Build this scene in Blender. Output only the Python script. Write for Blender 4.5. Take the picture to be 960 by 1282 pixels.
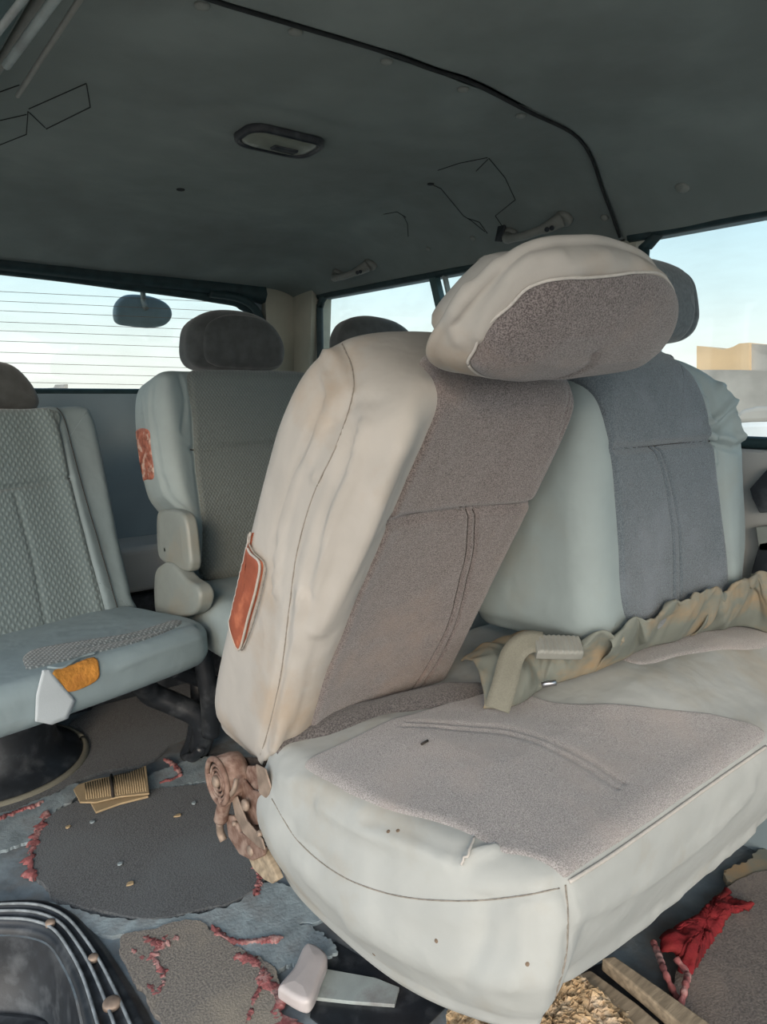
import bpy, bmesh, math, random
import numpy as np
from mathutils import Vector
from mathutils.bvhtree import BVHTree
S = bpy.context.scene
for o in list(bpy.data.objects): bpy.data.objects.remove(o)
random.seed(4)
# ------------------------------------------------------------ camera
F = 900.0; PIT = math.radians(9.2); YAW = math.radians(38.6); CAM = np.array([0, 0, .9])
FH = np.array([math.sin(YAW), math.cos(YAW), 0]); RT = np.array([math.cos(YAW), -math.sin(YAW), 0]); Z0 = np.array([0, 0, 1.])
FW = FH*math.cos(PIT)-Z0*math.sin(PIT); UP = FH*math.sin(PIT)+Z0*math.cos(PIT)
cd = bpy.data.cameras.new('camera'); cam = bpy.data.objects.new('camera', cd); S.collection.objects.link(cam)
cd.sensor_fit = 'HORIZONTAL'; cd.sensor_width = 36; cd.lens = 36*F/960; cd.clip_start = .02; cd.clip_end = 500
cam.location = CAM; cam.rotation_euler = (math.pi/2-PIT, 0, -YAW); S.camera = cam
# ------------------------------------------------------------ world, sun, exposure
SUN = Vector((-.62, -.72, .30)).normalized()
w = bpy.data.worlds.new('sky'); S.world = w; w.use_nodes = True; nt = w.node_tree; nt.nodes.clear()
def N(t, kind, **k):
    n = t.nodes.new(kind)
    for a, b in k.items(): setattr(n, a, b)
    return n
tc = N(nt, 'ShaderNodeTexCoord'); sx = N(nt, 'ShaderNodeSeparateXYZ'); nt.links.new(tc.outputs['Generated'], sx.inputs[0])
rp = N(nt, 'ShaderNodeValToRGB'); nt.links.new(sx.outputs['Z'], rp.inputs[0])
cr_ = rp.color_ramp; cr_.elements[0].position = 0; cr_.elements[0].color = (.90, .86, .80, 1)
cr_.elements[1].position = 1; cr_.elements[1].color = (.10, .22, .42, 1)
for p, c in ((.05, (.86, .87, .82, 1)), (.13, (.70, .83, .86, 1)), (.24, (.52, .72, .83, 1)), (.45, (.30, .50, .70, 1))):
    e = cr_.elements.new(p); e.color = c
dt = N(nt, 'ShaderNodeVectorMath', operation='DOT_PRODUCT'); nt.links.new(tc.outputs['Generated'], dt.inputs[0]); dt.inputs[1].default_value = SUN
mx = N(nt, 'ShaderNodeMath', operation='MAXIMUM'); nt.links.new(dt.outputs['Value'], mx.inputs[0]); mx.inputs[1].default_value = 0
pw = N(nt, 'ShaderNodeMath', operation='POWER'); nt.links.new(mx.outputs[0], pw.inputs[0]); pw.inputs[1].default_value = 3
GLOW = 2.8
gl = N(nt, 'ShaderNodeVectorMath', operation='SCALE'); gl.inputs[0].default_value = (1.0, .90, .80); 
ms = N(nt, 'ShaderNodeMath', operation='MULTIPLY'); nt.links.new(pw.outputs[0], ms.inputs[0]); ms.inputs[1].default_value = GLOW; nt.links.new(ms.outputs[0], gl.inputs['Scale'])
ad = N(nt, 'ShaderNodeVectorMath', operation='ADD'); nt.links.new(rp.outputs[0], ad.inputs[0]); nt.links.new(gl.outputs[0], ad.inputs[1])
bg = N(nt, 'ShaderNodeBackground'); bg.inputs['Strength'].default_value = 1.2; nt.links.new(ad.outputs[0], bg.inputs[0])
wo = N(nt, 'ShaderNodeOutputWorld'); nt.links.new(bg.outputs[0], wo.inputs[0])
ld = bpy.data.lights.new('sun', 'SUN'); ld.energy = 1.1; ld.color = (1, .74, .50); ld.angle = math.radians(14)
sun = bpy.data.objects.new('sun', ld); S.collection.objects.link(sun); sun.location = (-3, -6, 4); sun.rotation_euler = Vector((-.62, -.72, .30)).to_track_quat('Z', 'Y').to_euler()
S.view_settings.view_transform = 'Standard'; S.view_settings.look = 'None'; S.view_settings.gamma = 1; S.view_settings.use_curve_mapping = False
S.view_settings.exposure = 0.18

# ------------------------------------------------------------ materials
def mat(name, col, rough=.8, scale=60, amount=.15, col2=None, bump=.1, bscale=400, dirt=None, dscale=6, dlo=.5, dhi=.7, sheen=0, metal=0, bdist=.002, spec=.3, detail=4, stretch=None, bump2=0, b2scale=16):
    m = bpy.data.materials.new(name); m.use_nodes = True; t = m.node_tree; b = t.nodes['Principled BSDF']
    b.inputs['Roughness'].default_value = rough; b.inputs['Metallic'].default_value = metal
    b.inputs['Specular IOR Level'].default_value = spec
    if sheen: b.inputs['Sheen Weight'].default_value = sheen; b.inputs['Sheen Roughness'].default_value = .5
    c = N(t, 'ShaderNodeTexCoord'); src = c.outputs['Object']
    if stretch:
        mp = N(t, 'ShaderNodeMapping'); mp.inputs['Scale'].default_value = stretch; t.links.new(src, mp.inputs[0]); src = mp.outputs[0]
    n = N(t, 'ShaderNodeTexNoise'); n.inputs['Scale'].default_value = scale; n.inputs['Detail'].default_value = detail; t.links.new(src, n.inputs[0])
    r = N(t, 'ShaderNodeValToRGB'); t.links.new(n.outputs[0], r.inputs[0])
    c2 = col2 or tuple(x*(1-amount) for x in col)
    r.color_ramp.elements[0].position = .36; r.color_ramp.elements[0].color = (*c2, 1)
    r.color_ramp.elements[1].position = .64; r.color_ramp.elements[1].color = (*col, 1)
    out = r.outputs[0]
    if dirt:
        n2 = N(t, 'ShaderNodeTexNoise'); n2.inputs['Scale'].default_value = dscale; n2.inputs['Detail'].default_value = 6; n2.inputs['Roughness'].default_value = .6; t.links.new(c.outputs['Object'], n2.inputs[0])
        r2 = N(t, 'ShaderNodeMapRange'); r2.inputs['From Min'].default_value = dlo; r2.inputs['From Max'].default_value = dhi; t.links.new(n2.outputs[0], r2.inputs[0])
        mi = N(t, 'ShaderNodeMix', data_type='RGBA'); t.links.new(r2.outputs[0], mi.inputs['Factor']); t.links.new(out, mi.inputs[6]); mi.inputs[7].default_value = (*dirt, 1); out = mi.outputs[2]
    t.links.new(out, b.inputs['Base Color'])
    if bump:
        n3 = N(t, 'ShaderNodeTexNoise'); n3.inputs['Scale'].default_value = bscale; n3.inputs['Detail'].default_value = 3; t.links.new(src, n3.inputs[0])
        bu = N(t, 'ShaderNodeBump'); bu.inputs['Strength'].default_value = bump; bu.inputs['Distance'].default_value = bdist; t.links.new(n3.outputs[0], bu.inputs['Height']); t.links.new(bu.outputs[0], b.inputs['Normal'])
        if bump2:
            n4 = N(t, 'ShaderNodeTexNoise'); n4.inputs['Scale'].default_value = b2scale; n4.inputs['Detail'].default_value = 2.5; n4.inputs['Distortion'].default_value = .3; t.links.new(c.outputs['Object'], n4.inputs[0])
            b2 = N(t, 'ShaderNodeBump'); b2.inputs['Strength'].default_value = bump2; b2.inputs['Distance'].default_value = .012; t.links.new(n4.outputs[0], b2.inputs['Height']); t.links.new(bu.outputs[0], b2.inputs['Normal']); t.links.new(b2.outputs[0], b.inputs['Normal'])
    return m
M = {}
M['cover'] = mat('grey_fabric_cover', (.41, .395, .37), .75, 14, .08, bump=.12, bscale=900, dirt=(.35, .275, .20), dscale=5, dlo=.52, dhi=.76, bdist=.0008, bump2=.32)
M['cover_seat'] = mat('pale_grey_seat_cover', (.40, .42, .41), .75, 14, .1, bump=.12, bscale=900, dirt=(.33, .29, .225), dscale=5.5, dlo=.54, dhi=.8, bdist=.0008, bump2=.32)
M['cover_cool'] = mat('cool_grey_fabric_cover', (.275, .335, .345), .7, 14, .08, bump=.12, bscale=900, dirt=(.26, .29, .275), dscale=5, dlo=.55, dhi=.75, bdist=.0008, bump2=.32)
M['cover_blue'] = mat('blue_grey_fabric_cover', (.22, .285, .31), .7, 14, .08, bump=.12, bscale=900, dirt=(.21, .25, .26), dscale=5, dlo=.55, dhi=.75, bdist=.0008, bump2=.32)
M['cover_tan'] = mat('dusty_tan_cloth', (.20, .22, .195), .85, 12, .2, bump=.2, bscale=700, dirt=(.32, .235, .14), dscale=8, dlo=.46, dhi=.64, bdist=.001)  # base darkened to stand in for shading in the crease; tan patches are dust
M['plush'] = mat('taupe_plush', (.235, .21, .208), .95, 700, .3, col2=(.075, .065, .065), bump=.5, bscale=700, dirt=(.22, .17, .145), dscale=7, dlo=.55, dhi=.8, sheen=.35, bdist=.003, detail=2)
M['plush_seat'] = mat('lit_taupe_plush', (.40, .385, .385), .95, 700, .3, col2=(.20, .19, .19), bump=.5, bscale=700, dirt=(.34, .305, .29), dscale=8, dlo=.5, dhi=.75, sheen=.35, bdist=.003, detail=2)  # lighter copy of the taupe plush: stronger light on the cushion put into its colour
M['plush_skylit'] = mat('skylit_blue_plush', (.15, .185, .21), .95, 600, .3, col2=(.075, .095, .115), bump=.5, bscale=700, dirt=(.18, .21, .245), dscale=6, dlo=.5, dhi=.8, sheen=.3, bdist=.003, detail=2)  # copy of the plush with the side window's sky blue put into its colour
M['plush_dark'] = mat('dark_plush', (.15, .14, .14), .95, 420, .3, col2=(.05, .048, .05), bump=.5, bscale=520, sheen=.3, bdist=.003, detail=2)
def weave(name, c1, c2, sc, flat_=False):
    m = mat(name, c1, .92, 300, .2, bump=0, sheen=.2); t = m.node_tree; b = t.nodes['Principled BSDF']; tc = N(t, 'ShaderNodeTexCoord'); f = None
    for a in (35, -35):
        mp = N(t, 'ShaderNodeMapping'); mp.inputs['Rotation'].default_value = (0, 0, math.radians(a)) if flat_ else (0, math.radians(a), 0); t.links.new(tc.outputs['Object'], mp.inputs[0])
        wv = N(t, 'ShaderNodeTexWave'); wv.bands_direction = 'X'; wv.inputs['Scale'].default_value = sc; wv.inputs['Distortion'].default_value = 1.5; wv.inputs['Detail'].default_value = 2; wv.inputs['Detail Scale'].default_value = 4; t.links.new(mp.outputs[0], wv.inputs[0])
        if f is None: f = wv.outputs['Fac']
        else:
            mu = N(t, 'ShaderNodeMath', operation='MULTIPLY'); t.links.new(f, mu.inputs[0]); t.links.new(wv.outputs['Fac'], mu.inputs[1]); f = mu.outputs[0]
    n = N(t, 'ShaderNodeTexNoise'); n.inputs['Scale'].default_value = 5; t.links.new(tc.outputs['Object'], n.inputs[0])
    mi = N(t, 'ShaderNodeMix', data_type='RGBA'); t.links.new(f, mi.inputs['Factor']); mi.inputs[6].default_value = (*c2, 1); mi.inputs[7].default_value = (*c1, 1)
    bu = N(t, 'ShaderNodeBump'); bu.inputs['Strength'].default_value = .5; bu.inputs['Distance'].default_value = .003; t.links.new(f, bu.inputs['Height']); t.links.new(bu.outputs[0], b.inputs['Normal'])
    t.links.new(mi.outputs[2], b.inputs['Base Color']); return m
M['weave'] = weave('diamond_weave_fabric', (.185, .235, .24), (.115, .155, .165), 30)
M['weave_soft'] = weave('fine_weave_fabric', (.165, .19, .185), (.125, .148, .147), 44)
M['weave_dark'] = weave('dark_diamond_weave_fabric', (.24, .28, .29), (.09, .115, .125), 36, True)
M['headrest_dark'] = mat('charcoal_headrest_fabric', (.07, .078, .08), .9, 40, .3, bump=.3, bscale=500, sheen=.4, bdist=.002)
M['headliner'] = mat('headliner_fabric', (.25, .29, .28), .95, 5, .2, bump=.3, bscale=9, dirt=(.17, .19, .185), dscale=2.2, dlo=.45, dhi=.7, bdist=.01)
M['plastic_grey'] = mat('grey_plastic', (.23, .26, .25), .45, 30, .08, bump=.05, dirt=(.25, .24, .2), spec=.5)
M['plastic_pale'] = mat('pale_handle_plastic', (.26, .27, .25), .5, 30, .15, bump=.05)
M['dome_lens'] = mat('dome_lens', (.22, .24, .20), .3, 30, .1, bump=0, spec=.6)
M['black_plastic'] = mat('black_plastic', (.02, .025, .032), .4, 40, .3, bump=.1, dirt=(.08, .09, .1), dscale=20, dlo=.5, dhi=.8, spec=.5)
M['rubber'] = mat('teal_black_rubber_seal', (.028, .055, .062), .5, 30, .3, bump=.1)
M['teal_metal'] = mat('teal_painted_metal', (.06, .12, .125), .4, 30, .2, bump=.05, spec=.5)
M['trim_cream'] = mat('cream_pillar_trim', (.42, .42, .35), .6, 8, .15, bump=.05)
M['trim_blue'] = mat('blue_grey_door_trim', (.22, .29, .33), .6, 5, .12, bump=.08, bscale=200)
M['trim_pale'] = mat('pale_sill_trim', (.40, .42, .42), .5, 5, .12, bump=.05)
M['rust'] = mat('dusty_rusted_steel', (.27, .19, .155), .7, 90, .3, col2=(.15, .09, .07), bump=.4, bscale=200, dirt=(.33, .26, .22), dscale=40, dlo=.5, dhi=.75, metal=.15)
M['rust_pale'] = mat('worn_steel_edge', (.34, .27, .22), .6, 40, .4, bump=.3, bscale=150, metal=.3)
M['steel'] = mat('bare_steel', (.6, .6, .62), .3, 30, .1, bump=0, metal=1)
M['floor'] = mat('blue_grey_floor_lining', (.23, .29, .33), .85, 9, .5, col2=(.10, .13, .155), bump=.4, bscale=60, dirt=(.14, .135, .13), dscale=7, dlo=.45, dhi=.65, bdist=.004)
M['carpet'] = mat('dark_grey_carpet', (.115, .13, .14), .97, 300, .4, col2=(.045, .052, .062), bump=.6, bscale=300, dirt=(.10, .12, .135), dscale=4, dlo=.45, dhi=.75, sheen=.2, bdist=.003)
M['carpet_brown'] = mat('dusty_grey_brown_carpet', (.27, .25, .22), .97, 300, .4, col2=(.12, .115, .11), bump=.6, bscale=300, dirt=(.30, .27, .22), dscale=6, sheen=.2, bdist=.003)
M['carpet_edge'] = mat('taupe_carpet', (.17, .15, .14), .97, 300, .4, col2=(.08, .072, .07), bump=.6, bscale=300, dirt=(.2, .17, .15), dscale=6, sheen=.2, bdist=.003)
M['felt'] = mat('pale_blue_felt', (.33, .41, .45), .95, 16, .45, bump=.5, bscale=150, dirt=(.2, .22, .23), dscale=14, bdist=.003)
M['red'] = mat('frayed_red_underlay', (.36, .12, .12), .95, 60, .5, col2=(.20, .08, .085), bump=.6, bscale=200, dirt=(.42, .26, .25), dscale=30, dlo=.5, dhi=.62, bdist=.003)
M['crimson'] = mat('crimson_cloth', (.21, .014, .02), .85, 40, .4, bump=.5, bscale=300, dirt=(.20, .02, .02), dscale=25)
M['patch_red'] = mat('brick_red_leather_patch', (.31, .085, .045), .55, 30, .25, bump=.3, bscale=80, dirt=(.45, .15, .08), dscale=30, dlo=.55, dhi=.7, spec=.4)
M['patch_worn'] = mat('worn_red_patch', (.42, .16, .11), .6, 70, .5, col2=(.20, .07, .05), bump=.4, bscale=120, dirt=(.5, .38, .32), dscale=45, dlo=.52, dhi=.62)
M['flap'] = mat('pale_blue_cover_flap', (.42, .48, .52), .7, 14, .08, bump=.1)
M['foam'] = mat('orange_foam', (.56, .25, .05), .95, 60, .35, bump=.7, bscale=120, dirt=(.30, .12, .03), dscale=30, dlo=.5, dhi=.7, bdist=.004)
M['foam_tan'] = mat('crumbling_tan_foam', (.55, .40, .24), .95, 40, .3, bump=.9, bscale=90, dirt=(.66, .55, .42), dscale=22, dlo=.5, dhi=.62, bdist=.006)
M['wood'] = mat('bare_timber', (.40, .33, .24), .8, 18, .4, bump=.3, bscale=80, stretch=(1, 6, 6))
M['card'] = mat('brown_cardboard', (.40, .31, .19), .85, 20, .15, bump=.1)
M['white_plastic'] = mat('dusty_white_plastic', (.50, .47, .47), .4, 20, .12, bump=.05, spec=.5)
M['strap'] = mat('grey_webbing', (.20, .20, .165), .8, 500, .15, bump=.15, bscale=900)
M['thread'] = mat('dark_seam', (.045, .04, .038), .9, 200, .3, bump=0)
M['thread_grey'] = mat('grey_seam', (.28, .26, .23), .9, 200, .3, bump=0)
M['piping'] = mat('pale_piping', (.50, .48, .45), .8, 200, .1, bump=0)
M['scratch'] = mat('dark_crease', (.028, .033, .035), .9, 50, .3, bump=0)
M['alu'] = mat('scuffed_metal_strip', (.36, .42, .42), .5, 20, .2, bump=.1, dirt=(.2, .2, .2), dscale=12)
M['sunlit_wall'] = mat('sunlit_ochre_plaster', (.62, .44, .27), .9, .5, .12, bump=0)  # orange of the low sun put into the facade colour
M['grey_wall'] = mat('grey_render', (.40, .38, .36), .9, .7, .3, bump=0)
M['sand'] = mat('pale_sand', (.46, .40, .33), .95, .4, .2, bump=0)
M['car_white'] = mat('white_paint', (.7, .72, .75), .3, 3, .1, bump=0, spec=.5)
M['dark_glass'] = mat('dark_window', (.03, .04, .05), .1, 3, .1, bump=0, spec=.6)
def glass():
    m = bpy.data.materials.new('tinted_glass'); m.use_nodes = True; t = m.node_tree; t.nodes.clear()
    tr = N(t, 'ShaderNodeBsdfTransparent'); tr.inputs[0].default_value = (.93, .975, .97, 1)
    g = N(t, 'ShaderNodeBsdfGlossy'); g.inputs['Roughness'].default_value = .03
    d = N(t, 'ShaderNodeBsdfDiffuse'); d.inputs[0].default_value = (.7, .7, .66, 1)
    fr = N(t, 'ShaderNodeLayerWeight'); p4 = N(t, 'ShaderNodeMath', operation='POWER'); t.links.new(fr.outputs['Facing'], p4.inputs[0]); p4.inputs[1].default_value = 5
    mm = N(t, 'ShaderNodeMath', operation='MULTIPLY_ADD'); t.links.new(p4.outputs[0], mm.inputs[0]); mm.inputs[1].default_value = .6; mm.inputs[2].default_value = .03
    a = N(t, 'ShaderNodeMixShader'); t.links.new(mm.outputs[0], a.inputs[0]); t.links.new(tr.outputs[0], a.inputs[1]); t.links.new(g.outputs[0], a.inputs[2])
    no = N(t, 'ShaderNodeTexNoise'); no.inputs['Scale'].default_value = 5; no.inputs['Detail'].default_value = 8
    mr = N(t, 'ShaderNodeMapRange'); t.links.new(no.outputs[0], mr.inputs[0]); mr.inputs['From Min'].default_value = .45; mr.inputs['From Max'].default_value = .8; mr.inputs['To Max'].default_value = .12
    b = N(t, 'ShaderNodeMixShader'); t.links.new(mr.outputs[0], b.inputs[0]); t.links.new(a.outputs[0], b.inputs[1]); t.links.new(d.outputs[0], b.inputs[2])
    o = N(t, 'ShaderNodeOutputMaterial'); t.links.new(b.outputs[0], o.inputs[0]); return m
M['glass'] = glass()

# ------------------------------------------------------------ helpers
def ray(x, y): return FW+RT*((x-480)/F)+UP*((641-y)/F)
def at(x, y, ax, val):
    d = ray(x, y); i = 'xyz'.index(ax); return CAM+d*(val-CAM[i])/d[i]
def ats(pts, ax, val): return [at(x, y, ax, val) for x, y in pts]
def empty(name, loc, label, cat, group=None):
    o = bpy.data.objects.new(name, None); S.collection.objects.link(o); o.location = loc; o.empty_display_size = .05
    o['label'] = label; o['category'] = cat
    if group: o['group'] = group
    return o
def wloc(o):
    v = np.zeros(3)
    while o is not None: v = v+np.array(o.location); o = o.parent
    return v
def mk(name, V, Fc, m, parent=None, smooth=True, label=None, kind=None):
    V = np.asarray(V, float)
    base = wloc(parent) if parent else np.array([V[:, 0].mean(), V[:, 1].mean(), V[:, 2].min()])
    loc = V.mean(0) if parent else base
    me = bpy.data.meshes.new(name); me.from_pydata((V-loc).tolist(), [], [list(map(int, f)) for f in Fc]); me.update()
    bm = bmesh.new(); bm.from_mesh(me); bmesh.ops.remove_doubles(bm, verts=bm.verts, dist=2e-5); bmesh.ops.recalc_face_normals(bm, faces=bm.faces); bm.to_mesh(me); bm.free()
    for p in me.polygons: p.use_smooth = smooth
    me.materials.append(M[m] if isinstance(m, str) else m)
    o = bpy.data.objects.new(name, me); S.collection.objects.link(o)
    if parent: o.parent = parent; o.location = loc-base
    else: o.location = loc
    if label: o['label'] = label
    if kind: o['kind'] = kind
    return o
def thing(o, label, cat, group=None, kind=None):
    o['label'] = label; o['category'] = cat
    if group: o['group'] = group
    if kind: o['kind'] = kind
    return o
def structure(o): o['kind'] = 'structure'; return o
def bevel(o, wd, seg=3, sub=0):
    b = o.modifiers.new('bevel', 'BEVEL'); b.width = wd; b.segments = seg; b.limit_method = 'ANGLE'
    if sub: s = o.modifiers.new('sub', 'SUBSURF'); s.levels = sub; s.render_levels = sub
    return o
def crv(P, n, closed=False):
    P = np.asarray(P, float); k = len(P)
    if closed: Q = np.vstack([P[-1:], P, P[:2]]); segs = k
    else: Q = np.vstack([2*P[0]-P[1], P, 2*P[-1]-P[-2]]); segs = k-1
    out = []
    for i in range(segs):
        a, b, c, d = Q[i], Q[i+1], Q[i+2], Q[i+3]
        for t in np.linspace(0, 1, 24, endpoint=False):
            out.append(.5*((2*b)+(-a+c)*t+(2*a-5*b+4*c-d)*t*t+(-a+3*b-3*c+d)*t**3))
    out.append(Q[1] if closed else P[-1]); out = np.array(out)
    L = np.concatenate([[0], np.cumsum(np.linalg.norm(np.diff(out, axis=0), axis=1))])
    s = np.linspace(0, L[-1], n+1 if closed else n)
    R = np.stack([np.interp(s, L, out[:, j]) for j in range(P.shape[1])], 1)
    return R[:-1] if closed else R
def pdist(X, P, closed=False):
    P = np.asarray(P, float); A = P if closed else P[:-1]; B = np.roll(P, -1, 0) if closed else P[1:]
    D = np.full(len(X), 1e9); 
    for a, b in zip(A, B):
        ab = b-a; t = np.clip(((X-a)@ab)/max(ab@ab, 1e-12), 0, 1); D = np.minimum(D, np.linalg.norm(X-(a+t[:, None]*ab), axis=1))
    return D
def noise(X, sc, seed=0):
    r = np.random.RandomState(seed); v = np.zeros(len(X)); Y = X*sc
    for o in range(5):
        for k in range(4):
            d = r.normal(size=X.shape[1]); d /= np.linalg.norm(d); v += np.sin(Y@d*(1.7**o)+r.uniform(0, 6.3)+.7*np.sin(Y@np.roll(d, 1)*(1.5**o)))*(.6**o)
    return v/8
class Frame:
    def __init__(s, O, U, V):
        s.O = np.array(O, float); s.U = np.array(U, float)/np.linalg.norm(U); V = np.array(V, float); V = V-s.U*(V@s.U); s.V = V/np.linalg.norm(V); s.W = np.cross(s.U, s.V)
    def w(s, A): A = np.asarray(A, float); return s.O+A[:, :1]*s.U+A[:, 1:2]*s.V+A[:, 2:3]*s.W
    def px(s, x, y, w=0):
        d = ray(x, y); t = ((s.O-CAM)@s.W+w)/(d@s.W); P = CAM+t*d-s.O; return np.array([P@s.U, P@s.V])
    def pxs(s, L, w=0): return np.array([s.px(x, y, w) for x, y in L])
def inward(P):
    t = np.roll(P, -1, 0)-np.roll(P, 1, 0); t /= np.linalg.norm(t, axis=1)[:, None]+1e-9
    n = np.stack([-t[:, 1], t[:, 0]], 1)
    for _ in range(3): n = (n+np.roll(n, 1, 0)+np.roll(n, -1, 0)); n /= np.linalg.norm(n, axis=1)[:, None]+1e-9
    return n
def ccw(P):
    a = np.sum(P[:, 0]*np.roll(P[:, 1], -1)-np.roll(P[:, 0], -1)*P[:, 1]); return P if a > 0 else P[::-1]
def spine_pts(P, sp):
    A, B = np.array(sp[0], float), np.array(sp[1], float); ab = B-A; t = np.clip(((P-A)@ab)/max(ab@ab, 1e-12), 0, 1); return A+t[:, None]*ab
def fill_rings(rings):
    n = len(rings[0]); V = np.vstack(rings); Fc = []
    for k in range(len(rings)-1):
        for i in range(n):
            j = (i+1) % n; Fc.append((k*n+i, k*n+j, (k+1)*n+j, (k+1)*n+i))
    return V, Fc
class Slab:
    """cushion shape: closed outline in u,v; thickness behind w=0; rounded edges; front relief"""
    def __init__(s, fr, outline, T, r, relief=None, spine=None, n=200, rb=None, side=None, nin=34, bend=None):
        s.fr = fr; s.P = ccw(crv(outline, n, True)); s.T = T; s.r = r; s.rb = rb or r; s.relief = relief or (lambda X, d: np.zeros(len(X))); s.side = side or (lambda t, P: 0); s.nin = nin; s.bend = bend
        c = s.P.mean(0); e = s.P.max(0)-s.P.min(0)
        if spine is None:
            h = (max(e)-min(e))/2*.92; a = np.array([h, 0]) if e[0] > e[1] else np.array([0, h]); cc = (s.P.max(0)+s.P.min(0))/2; spine = (cc-a, cc+a)
        s.sp = spine
    def rr(s, d, r): q = np.clip(r-d, 0, r); return r-np.sqrt(np.clip(r*r-q*q, 0, None))
    def front(s, X):
        d = pdist(X, s.P, True); return -s.rr(d, s.r)+s.relief(X, d)
    def pos(s, uv, ww):
        A = np.column_stack([uv, ww])
        if s.bend is not None: A = s.bend(A)
        return s.fr.w(A)
    def build(s, name, m, parent, post=None, **k):
        nrm = inward(s.P); R = []; sp = spine_pts(s.P, s.sp)
        for f in (1, .6, .25):   # back interior
            q = (s.P+nrm*s.rb)*(1-f)+sp*f; R.append(s.pos(q, np.full(len(q), -s.T)))
        for a in np.linspace(0, math.pi/2, 7):
            q = s.P+nrm*s.rb*(1-math.sin(a)); R.append(s.pos(q+(-nrm)*s.side(1, s.P), -s.T+s.rb*(1-math.cos(a))+np.zeros(len(q))))
        f0 = s.front(s.P)
        for t in np.linspace(0, 1, 14)[1:-1]:
            q = s.P-nrm*s.side(1-t, s.P); R.append(s.pos(q, (-s.T+s.rb)*(1-t)+f0*t))
        for a in np.linspace(0, math.pi/2, 10):
            q = s.P+nrm*s.r*(1-math.cos(a)); R.append(s.pos(q-nrm*s.side(0, s.P)*(1-math.sin(a)), s.front(q)))
        q0 = s.P+nrm*s.r
        for f in np.linspace(0, 1, s.nin)[1:]:
            q = q0*(1-f)+sp*f; R.append(s.pos(q, s.front(q)))
        V, Fc = fill_rings(R)
        if post is not None: V = post(V)
        return mk(name, V, Fc, m, parent, **k)
    def panel(s, name, outline, m, parent, h=.005, e=.008, n=260, nin=70, spine=None, sharp=False, relief=None, **k):
        P = ccw(outline if sharp else crv(outline, n, True)); nrm = inward(P)
        if spine is None:
            mn, mxx = P.min(0), P.max(0); ex = mxx-mn; hh = (max(ex)-min(ex))/2*.9; a = np.array([hh, 0]) if ex[0] > ex[1] else np.array([0, hh]); cc = (mn+mxx)/2; spine = (cc-a, cc+a)
        sp = spine_pts(P, spine); R = []
        for f in np.concatenate([np.linspace(0, .12, 8), np.linspace(.12, 1, nin)[1:]]):
            q = P*(1-f)+sp*f; d = pdist(q, P, True); t = np.clip(d/e, 0, 1); lift = -.003+(h+.003)*np.sqrt(1-(1-t)**2)
            if relief is not None: lift = lift+relief(q, d)*np.clip(d/e, 0, 1)
            R.append(s.skin(q, lift))
        V, Fc = fill_rings(R); return mk(name, V, Fc, m, parent, **k)
    def skin(s, q, lift):
        # lay points on the rounded surface; points past the outline wrap round onto the side
        P = s.P; nr = -inward(P); D = np.linalg.norm(q[:, None, :]-P[None], axis=2); i = D.argmin(1); out = nr[i]; d = pdist(q, P, True)
        ins = ((P[i]-q)*out).sum(1) >= 0; c = np.where(ins, np.clip((s.r-d)/s.r, 0, 1), 1.); uv = np.where(ins[:, None], q, P[i])+out*(np.clip(lift, -.003, 1)*c)[:, None]
        wq = np.where(ins[:, None], q, P[i]); w = s.front(wq)+lift*np.sqrt(np.clip(1-c*c, 0, 1))-np.where(ins, 0, np.minimum(d, s.T-s.r-.005)); return s.pos(uv, w)
    def seam(s, name, line, m, parent, r=.0012, off=.001, n=80, **k):
        L = crv(line, n); return tube(name, s.skin(L, np.full(len(L), off)), r, m, parent, **k)
def groove(X, line, wd, dep): return -dep*np.exp(-(pdist(X, line)/wd)**2)
def gr(line, wd, dep, n=40):
    L = crv(line, n); return lambda X: groove(X, L, wd, dep)
def tube_mesh(P, r, n=8, caps=True):
    P = np.asarray(P, float); k = len(P); r = np.broadcast_to(np.asarray(r, float), (k,))
    T = np.gradient(P, axis=0); T /= np.linalg.norm(T, axis=1)[:, None]+1e-12
    a = np.array([0, 0, 1.]) if abs(T[0][2]) < .9 else np.array([1., 0, 0]); x = np.cross(T[0], a); x /= np.linalg.norm(x); R = []
    for i in range(k):
        x = x-T[i]*(x@T[i]); x /= np.linalg.norm(x)+1e-12; y = np.cross(T[i], x)
        R.append([P[i]+r[i]*(math.cos(t)*x+math.sin(t)*y) for t in np.linspace(0, 2*math.pi, n, endpoint=False)])
    V, Fc = fill_rings([np.array(q) for q in R])
    if caps: Fc += [tuple(range(n)), tuple(range((k-1)*n, k*n))]
    return V, Fc
def tube(name, P, r, m, parent=None, n=8, **k):
    V, Fc = tube_mesh(P, r, n); return mk(name, V, Fc, m, parent, **k)
def join(parts):
    V = []; Fc = []; b = 0
    for v, f in parts: V.append(np.asarray(v)); Fc += [tuple(i+b for i in q) for q in f]; b += len(v)
    return np.vstack(V), Fc
def prism_mesh(P, d):
    P = np.asarray(P, float); n = len(P); V = np.vstack([P, P+np.asarray(d)]); Fc = [tuple(range(n)), tuple(range(2*n-1, n-1, -1))]+[(i, (i+1) % n, n+(i+1) % n, n+i) for i in range(n)]
    return V, Fc
def prism(name, P, d, m, parent=None, bev=.002, **k):
    o = mk(name, *prism_mesh(P, d), m, parent, smooth=False, **k); bevel(o, bev, 2); return o
def box_mesh(a, b): return prism_mesh([(a[0], a[1], a[2]), (b[0], a[1], a[2]), (b[0], b[1], a[2]), (a[0], b[1], a[2])], (0, 0, b[2]-a[2]))
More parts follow.
